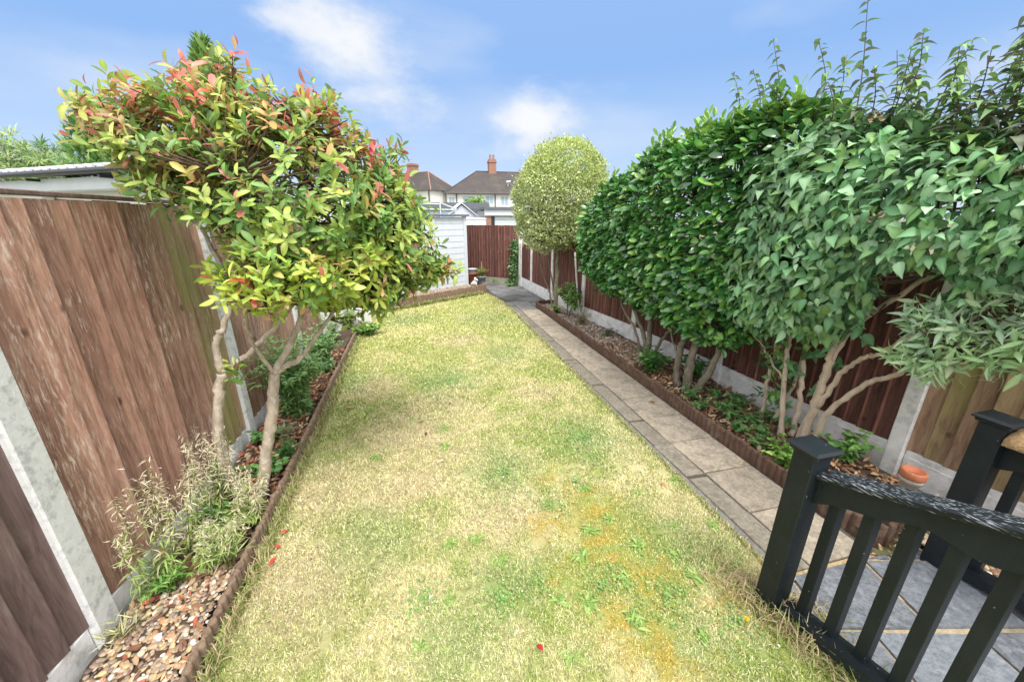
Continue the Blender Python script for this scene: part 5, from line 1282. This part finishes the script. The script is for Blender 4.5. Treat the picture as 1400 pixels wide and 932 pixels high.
def houses():
    h = thing('semi_detached_house', 'white rendered house with long hipped roof and tall chimney beyond garages', 'house', (3.9, 46, 0))
    bxo('wall', (3.95, 46, 0), (18.5, 54, 4.62), M['white_wall'], h)
    r = hip_roof(3.95, 18.5, 46, 54, 4.62, 7.35, h)
    c = bxo('chimney', (9.45, 49.55, 6.6), (10.35, 50.45, 8.72), M['brick'], r)
    bxo('chimney_band', (9.38, 49.48, 8.35), (10.42, 50.52, 8.50), M['brick'], r)
    for x in (9.7, 10.1): m = MB(); m.lathe([(.15, 0), (.12, .45), (.15, .5), (.11, .5)], (x, 50, 8.72), 12); m.build('chimney_pot', M['brick'], r)
    for (x0, x1, z0, z1) in [(4.05, 4.75, 3.45, 4.2), (5.65, 6.7, 3.4, 4.3), (8.3, 9.25, 3.4, 4.35), (10.1, 11.0, 3.3, 4.35), (12.6, 13.6, 3.3, 4.3)]: window(x0, x1, z0, z1, 46, h)
    for x in (4.95, 9.42): m = MB(); m.tube([(x, 45.9, 0), (x, 45.9, 4.55)], .06, 8); m.build('drainpipe', M['pipe'], h)
    m = MB(); m.tube([(3.5, 45.6, 4.58), (18.9, 45.6, 4.58)], .07, 8); m.build('gutter', M['pipe'], h)
    m = MB(); m.tube([(11.2, 47, 5.5), (11.2, 46.9, 6.0)], .05, 6); m.tube([(11.0, 46.9, 5.95), (11.5, 46.9, 6.02)], .12, 6); m.build('roof_vent', M['white_paint'], r)
    # second house, turned so that a corner faces the garden
    h2 = thing('detached_house', 'pale house corner with pyramid brown roof left of the longer house', 'house', (2.13, 46, 0))
    Mx = Matrix.Translation((2.13, 46, 0)) @ Matrix.Rotation(rad(42), 4, 'Z')
    bxo('wall', (0, 0, 0), (4.4, 9.0, 4.85), M['cream_wall'], h2, Mx)
    V = [(-.3, -.3, 4.86), (4.7, -.3, 4.86), (4.7, 9.3, 4.86), (-.3, 9.3, 4.86), (2.2, 2.5, 7.1), (2.2, 7.0, 7.1)]; V = [tuple(Mx @ Vector(v)) for v in V]
    m = MB(); m.add(V, [[0, 1, 4], [1, 2, 5, 4], [2, 3, 5], [3, 0, 4, 5], [3, 2, 1, 0]]); r2 = m.build('roof', M['roof_tile'], h2)
    m = MB()
    for a, b in [(0, 4), (1, 4), (4, 5)]: m.tube([V[a], V[b]], .07, 6)
    m.build('ridge_tiles', M['brick'], r2)
    bxo('chimney', (1.7, 4.6, 6.5), (2.7, 5.5, 8.1), M['brick'], r2, Mx); bxo('chimney_band', (1.63, 4.53, 7.85), (2.77, 5.57, 8.0), M['brick'], r2, Mx)
    # left face window and drainpipe at the corner
    Mw = Mx @ Matrix.Rotation(rad(-90), 4, 'Z')
    window(-2.6, -1.5, 3.6, 4.45, 0, h2, Mw)
    m = MB(); p = [tuple(Mx @ Vector((-.06, .3, z))) for z in (0, 4.8)]; m.tube(p, .06, 8); m.build('drainpipe', M['pipe'], h2)
houses()
def lane():
    g = thing('garage', 'garage with white door and brick pier behind back fence', 'garage', (3.3, 18, 0))
    bxo('wall', (3.5, 18.15, 0), (7.0, 22, 2.3), M['cream_wall'], g)
    bxo('brick_pier', (3.28, 17.98, 0), (3.49, 18.3, 2.07), M['brick'], g)
    m = MB(); z = .05
    while z < 2.02: m.box((3.66, 18.05, z), (6.4, 18.12, min(z + .145, 2.03)), (1, 1, 1), .012); z += .152
    m.build('garage_door', M['white_paint'], g)
    m = MB(); m.box((3.50, 18.0, 0), (3.65, 18.14, 2.06)); m.build('door_frame', M['gutter'], g)
    bxo('fascia', (3.2, 17.9, 2.075), (7.0, 18.14, 2.33), M['white_paint'], g); bxo('roof', (3.15, 17.82, 2.335), (7.05, 22.1, 2.45), M['felt'], g)
    w = thing('garden_wall', 'pale concrete panel wall joining the garage beyond back fence', 'wall', (1.2, 18.05, 0))
    bxo('wall_panel', (.6, 18.03, 0), (3.27, 18.13, 1.90), M['mossy_concrete'] if False else M['white_concrete'], w); bxo('coping', (.6, 17.99, 1.905), (3.275, 18.17, 1.97), M['white_concrete'], w)
    s = thing('gabled_shed', 'pale blue gabled shed end beyond the concrete wall', 'shed', (2.3, 19.2, 0))
    bxo('wall', (1.72, 19.2, 0), (2.92, 21, 2.1), M['lilac_plastic'], s)
    m = MB(); m.add([(1.72, 19.2, 2.1), (2.92, 19.2, 2.1), (2.28, 19.2, 2.56), (1.72, 21, 2.1), (2.92, 21, 2.1), (2.28, 21, 2.56)], [[0, 1, 2], [5, 4, 3], [0, 2, 5, 3], [1, 4, 5, 2]]); m.build('gable', M['lilac_plastic'], s)
    m = MB()
    for (a, b) in [((1.6, 2.06), (2.28, 2.63)), ((2.28, 2.63), (3.0, 2.06))]:
        m.add([(a[0], 19.1, a[1]), (b[0], 19.1, b[1]), (b[0], 21.1, b[1]), (a[0], 21.1, a[1]), (a[0], 19.1, a[1] + .05), (b[0], 19.1, b[1] + .05), (b[0], 21.1, b[1] + .05), (a[0], 21.1, a[1] + .05)], [[3, 2, 1, 0], [4, 5, 6, 7], [0, 1, 5, 4], [2, 3, 7, 6], [1, 2, 6, 5], [3, 0, 4, 7]])
    m.build('roof', M['white_paint'], s)
    f = thing('garage_block', 'long low garage block with dark flat roof before the houses', 'garage', (0, 23, 0))
    bxo('wall', (-2.5, 23.2, 0), (4.3, 27, 2.42), M['white_concrete'], f); bxo('roof', (-2.7, 23, 2.425), (4.35, 27.2, 2.80), M['felt'], f)
    window(3.35, 4.2, 1.9, 2.40, 23.2, f)
    # white greenhouse frame
    k = thing('greenhouse_frame', 'white open greenhouse roof frame showing above the shed', 'greenhouse', (.3, 15, 0))
    bars = [('ridge_bar', (-.6, 15.6, 2.50), (1.0, 15.6, 2.48)), ('eaves_bar', (-.6, 14.6, 2.28), (1.55, 14.9, 2.26)), ('post', (.98, 14.7, 0), (.98, 14.75, 2.5)), ('post', (-.55, 14.6, 0), (-.55, 14.6, 2.5)), ('post', (1.55, 14.9, 0), (1.55, 14.9, 2.3)), ('rafter', (1.0, 14.75, 2.49), (1.58, 14.9, 2.28)), ('rafter', (-.05, 14.65, 2.27), (-.6, 15.6, 2.5)), ('rafter', (1.55, 14.9, 2.26), (1.25, 14.9, 2.08)), ('rafter', (.0, 15.6, 2.49), (.5, 14.7, 2.27))]
    for nm, a, b in bars: m = MB(); m.tube([a, b], .026, 6); m.build(nm, M['white_paint'], k)
    m = MB(); m.add([(-.55, 14.62, .0), (1.5, 14.92, 0), (1.5, 14.92, 2.24), (-.55, 14.62, 2.26)], [[0, 1, 2, 3]]); m.build('glass_pane', M['glass'], k)
    t = small_bush('lane_tree', 'bright green bushy tree beside the flat roofed garages', (4.3, 26.5, 0), [(4.35, 28, 2.75, .95, .6, .65), (4.9, 28, 2.45, .7, .6, .5), (3.9, 28, 2.5, .5, .5, .5)], 420, (.12, .2), (.4, .55), [(.18, .34, .06), (.25, .42, .08), (.12, .26, .05)], [[(4.35, 28, 0), (4.3, 28, 1.5), (4.4, 28, 2.8)], [(4.35, 28, .8), (4.8, 28, 2.0), (5.0, 28, 2.5)]], 'tree')
lane()
# bamboo screen piece over the right fence
def trellis():
    t = thing('bamboo_trellis', 'yellow bamboo trellis behind the right fence at frame edge', 'trellis', (3.95, 1.6, 0))
    for (x, y, tx, ty, z) in [(3.95, 1.66, 3.97, 1.70, 1.95), (4.0, 1.50, 4.0, 1.52, 1.9), (3.95, 1.83, 3.96, 1.82, 1.85)]:
        m = MB(); m.tube([(x, y, 0), (tx, ty, z)], .016, 8); m.build('upright', M['cane'], t)
    for z in (1.84, 1.55): m = MB(); m.tube([(3.93, 1.1, z), (3.95, 1.95, z + .02)], .010, 6); m.build('cross_bar', M['cane'], t)
trellis()

# ------------------------------------------------------------------ world, sun, camera
SUN_EL, SUN_AZ = rad(58), rad(172)      # azimuth clockwise from +Y
w = bpy.data.worlds.new('World'); SC.world = w; w.use_nodes = True
t = w.node_tree; bg = t.nodes['Background']
sky = N(t, 'ShaderNodeTexSky'); sky.sky_type = 'NISHITA'; sky.sun_disc = False; sky.sun_elevation = SUN_EL; sky.sun_rotation = SUN_AZ; sky.altitude = 50; sky.dust_density = .6; sky.ozone_density = 1.5
tc = N(t, 'ShaderNodeTexCoord')
SKYG = 6.2
skyc = mix(t, sky.outputs[0], (1.0, 1.0, 1.0), 1.0, 'MULTIPLY')
# broad tint toward the photograph's hazy blue
sx = N(t, 'ShaderNodeSeparateXYZ'); t.links.new(tc.outputs['Generated'], sx.inputs[0])
grad = ramp(t, sx.outputs[2], [(0.0, (.70, .80, 1.0)), (.10, (.55, .72, 1.0)), (.30, (.31, .54, .98)), (.46, (.36, .58, 1.0)), (.62, (.85, .92, 1.0)), (1.0, (1.0, 1.0, 1.0))])  # upper stops, above the view, whitened as added fill light
STR = .12
gs = N(t, 'ShaderNodeVectorMath', operation='SCALE'); t.links.new(grad, gs.inputs[0]); gs.inputs['Scale'].default_value = 1 / STR * 1.06
skyc = mix(t, skyc, gs.outputs[0], .8)
wn = N(t, 'ShaderNodeTexNoise'); wn.inputs['Scale'].default_value = 5.0; wn.inputs['Detail'].default_value = 9; wn.inputs['Roughness'].default_value = .6
mp = N(t, 'ShaderNodeMapping'); mp.inputs['Scale'].default_value = (1, 1, 1.8); t.links.new(tc.outputs['Generated'], mp.inputs[0]); t.links.new(mp.outputs[0], wn.inputs[0])
def cloud(col, d, a, b_, tilt, amt, soft=.55):
    d = Vector(d).normalized(); rt = d.cross(Vector((0, 0, 1))).normalized(); up = rt.cross(d)
    r2 = rt * math.cos(tilt) + up * math.sin(tilt); u2 = -rt * math.sin(tilt) + up * math.cos(tilt)
    vs = []
    for v, s in ((r2, a), (u2, b_)):
        dt = N(t, 'ShaderNodeVectorMath', operation='DOT_PRODUCT'); t.links.new(tc.outputs['Generated'], dt.inputs[0]); dt.inputs[1].default_value = v / s
        sb = N(t, 'ShaderNodeMath', operation='SUBTRACT'); t.links.new(dt.outputs['Value'], sb.inputs[0]); sb.inputs[1].default_value = d.dot(v) / s
        pw = N(t, 'ShaderNodeMath', operation='MULTIPLY'); t.links.new(sb.outputs[0], pw.inputs[0]); t.links.new(sb.outputs[0], pw.inputs[1]); vs.append(pw)
    ad = N(t, 'ShaderNodeMath', operation='ADD'); t.links.new(vs[0].outputs[0], ad.inputs[0]); t.links.new(vs[1].outputs[0], ad.inputs[1])
    sq = N(t, 'ShaderNodeMath', operation='SQRT'); t.links.new(ad.outputs[0], sq.inputs[0])
    nm = N(t, 'ShaderNodeMath', operation='MULTIPLY_ADD'); t.links.new(wn.outputs[0], nm.inputs[0]); nm.inputs[1].default_value = -2.3; nm.inputs[2].default_value = 1.12
    sm = N(t, 'ShaderNodeMath', operation='ADD'); t.links.new(sq.outputs[0], sm.inputs[0]); t.links.new(nm.outputs[0], sm.inputs[1])
    # only in front
    mr = N(t, 'ShaderNodeMapRange', interpolation_type='SMOOTHSTEP'); t.links.new(sm.outputs[0], mr.inputs[0]); mr.inputs[1].default_value = 1.0; mr.inputs[2].default_value = 1.0 - soft * 1.6; mr.inputs[3].default_value = 0; mr.inputs[4].default_value = amt
    fr = N(t, 'ShaderNodeVectorMath', operation='DOT_PRODUCT'); t.links.new(tc.outputs['Generated'], fr.inputs[0]); fr.inputs[1].default_value = d
    gt = N(t, 'ShaderNodeMath', operation='GREATER_THAN'); t.links.new(fr.outputs['Value'], gt.inputs[0]); gt.inputs[1].default_value = .3
    ml = N(t, 'ShaderNodeMath', operation='MULTIPLY'); t.links.new(mr.outputs[0], ml.inputs[0]); t.links.new(gt.outputs[0], ml.inputs[1])
    k = 1 / STR
    return mix(t, col, (.97 * k, .98 * k, 1.0 * k), ml.outputs[0])
skyc = cloud(skyc, (-.10, .945, .30), .21, .11, rad(-32), .97, .75)
skyc = cloud(skyc, (-.17, .935, .34), .10, .06, rad(-20), .7)
skyc = cloud(skyc, (.29, .935, .205), .16, .075, rad(8), .98, .7)
skyc = cloud(skyc, (.27, .95, .16), .16, .05, 0, .55, .8)
skyc = cloud(skyc, (.86, .46, .22), .16, .05, rad(10), .5, .8)
skyc = cloud(skyc, (-.55, .80, .36), .30, .05, rad(15), .35, .8)
skyc = cloud(skyc, (-.45, .87, .2), .25, .04, rad(-15), .3, .8)
# high thin wisps over the whole dome, also behind the camera
wi = N(t, 'ShaderNodeTexNoise'); wi.inputs['Scale'].default_value = 2.2; wi.inputs['Detail'].default_value = 6
mp2 = N(t, 'ShaderNodeMapping'); mp2.inputs['Scale'].default_value = (1, 1.6, 3.2); mp2.inputs['Rotation'].default_value = (.2, .3, .5); t.links.new(tc.outputs['Generated'], mp2.inputs[0]); t.links.new(mp2.outputs[0], wi.inputs[0])
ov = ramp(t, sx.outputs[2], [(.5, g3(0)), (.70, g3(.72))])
skyc = mix(t, skyc, (2.55 / STR, 2.55 / STR, 2.55 / STR), ov)  # unseen white overhead, added to fill the scene with soft light
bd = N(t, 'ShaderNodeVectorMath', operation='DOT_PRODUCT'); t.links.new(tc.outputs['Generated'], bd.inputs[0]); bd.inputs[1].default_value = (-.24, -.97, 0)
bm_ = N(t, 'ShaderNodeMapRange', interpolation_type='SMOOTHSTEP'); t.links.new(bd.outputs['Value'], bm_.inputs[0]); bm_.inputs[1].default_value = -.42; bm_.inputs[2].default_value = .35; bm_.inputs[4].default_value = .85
# unseen white fill glow added in the half of the sky behind the camera
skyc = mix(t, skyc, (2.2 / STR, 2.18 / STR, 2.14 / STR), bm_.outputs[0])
wf = ramp(t, wi.outputs[0], [(.50, g3(0)), (.78, g3(.35))])
skyc = mix(t, skyc, (.9 / STR, .95 / STR, 1 / STR), wf)
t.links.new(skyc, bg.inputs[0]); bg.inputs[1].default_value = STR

sl = bpy.data.lights.new('sun', 'SUN'); sl.energy = 4.1; sl.angle = rad(22); sl.color = (1, .955, .87)
so = bpy.data.objects.new('sun', sl); COL.objects.link(so)
sd = Vector((math.sin(SUN_AZ) * math.cos(SUN_EL), math.cos(SUN_AZ) * math.cos(SUN_EL), math.sin(SUN_EL)))
so.rotation_euler = sd.to_track_quat('Z', 'Y').to_euler(); so.location = (0, -5, 10)

cam = bpy.data.cameras.new('camera'); co = bpy.data.objects.new('camera', cam); COL.objects.link(co)
cam.sensor_width = 36; cam.lens = 36 * 515 / 1400; cam.clip_start = .05; cam.clip_end = 2000
co.location = (0, 0, 2.0)
co.rotation_euler = (rad(90) - math.atan(169 / 515), 0, -math.atan(135 / math.hypot(515, 169)))
SC.camera = co
SC.view_settings.view_transform = 'Standard'; SC.view_settings.look = 'None'; SC.view_settings.exposure = 0; SC.view_settings.gamma = 1
SC.cycles.max_bounces = 8; SC.cycles.transparent_max_bounces = 8
SC.cycles.use_denoising = True
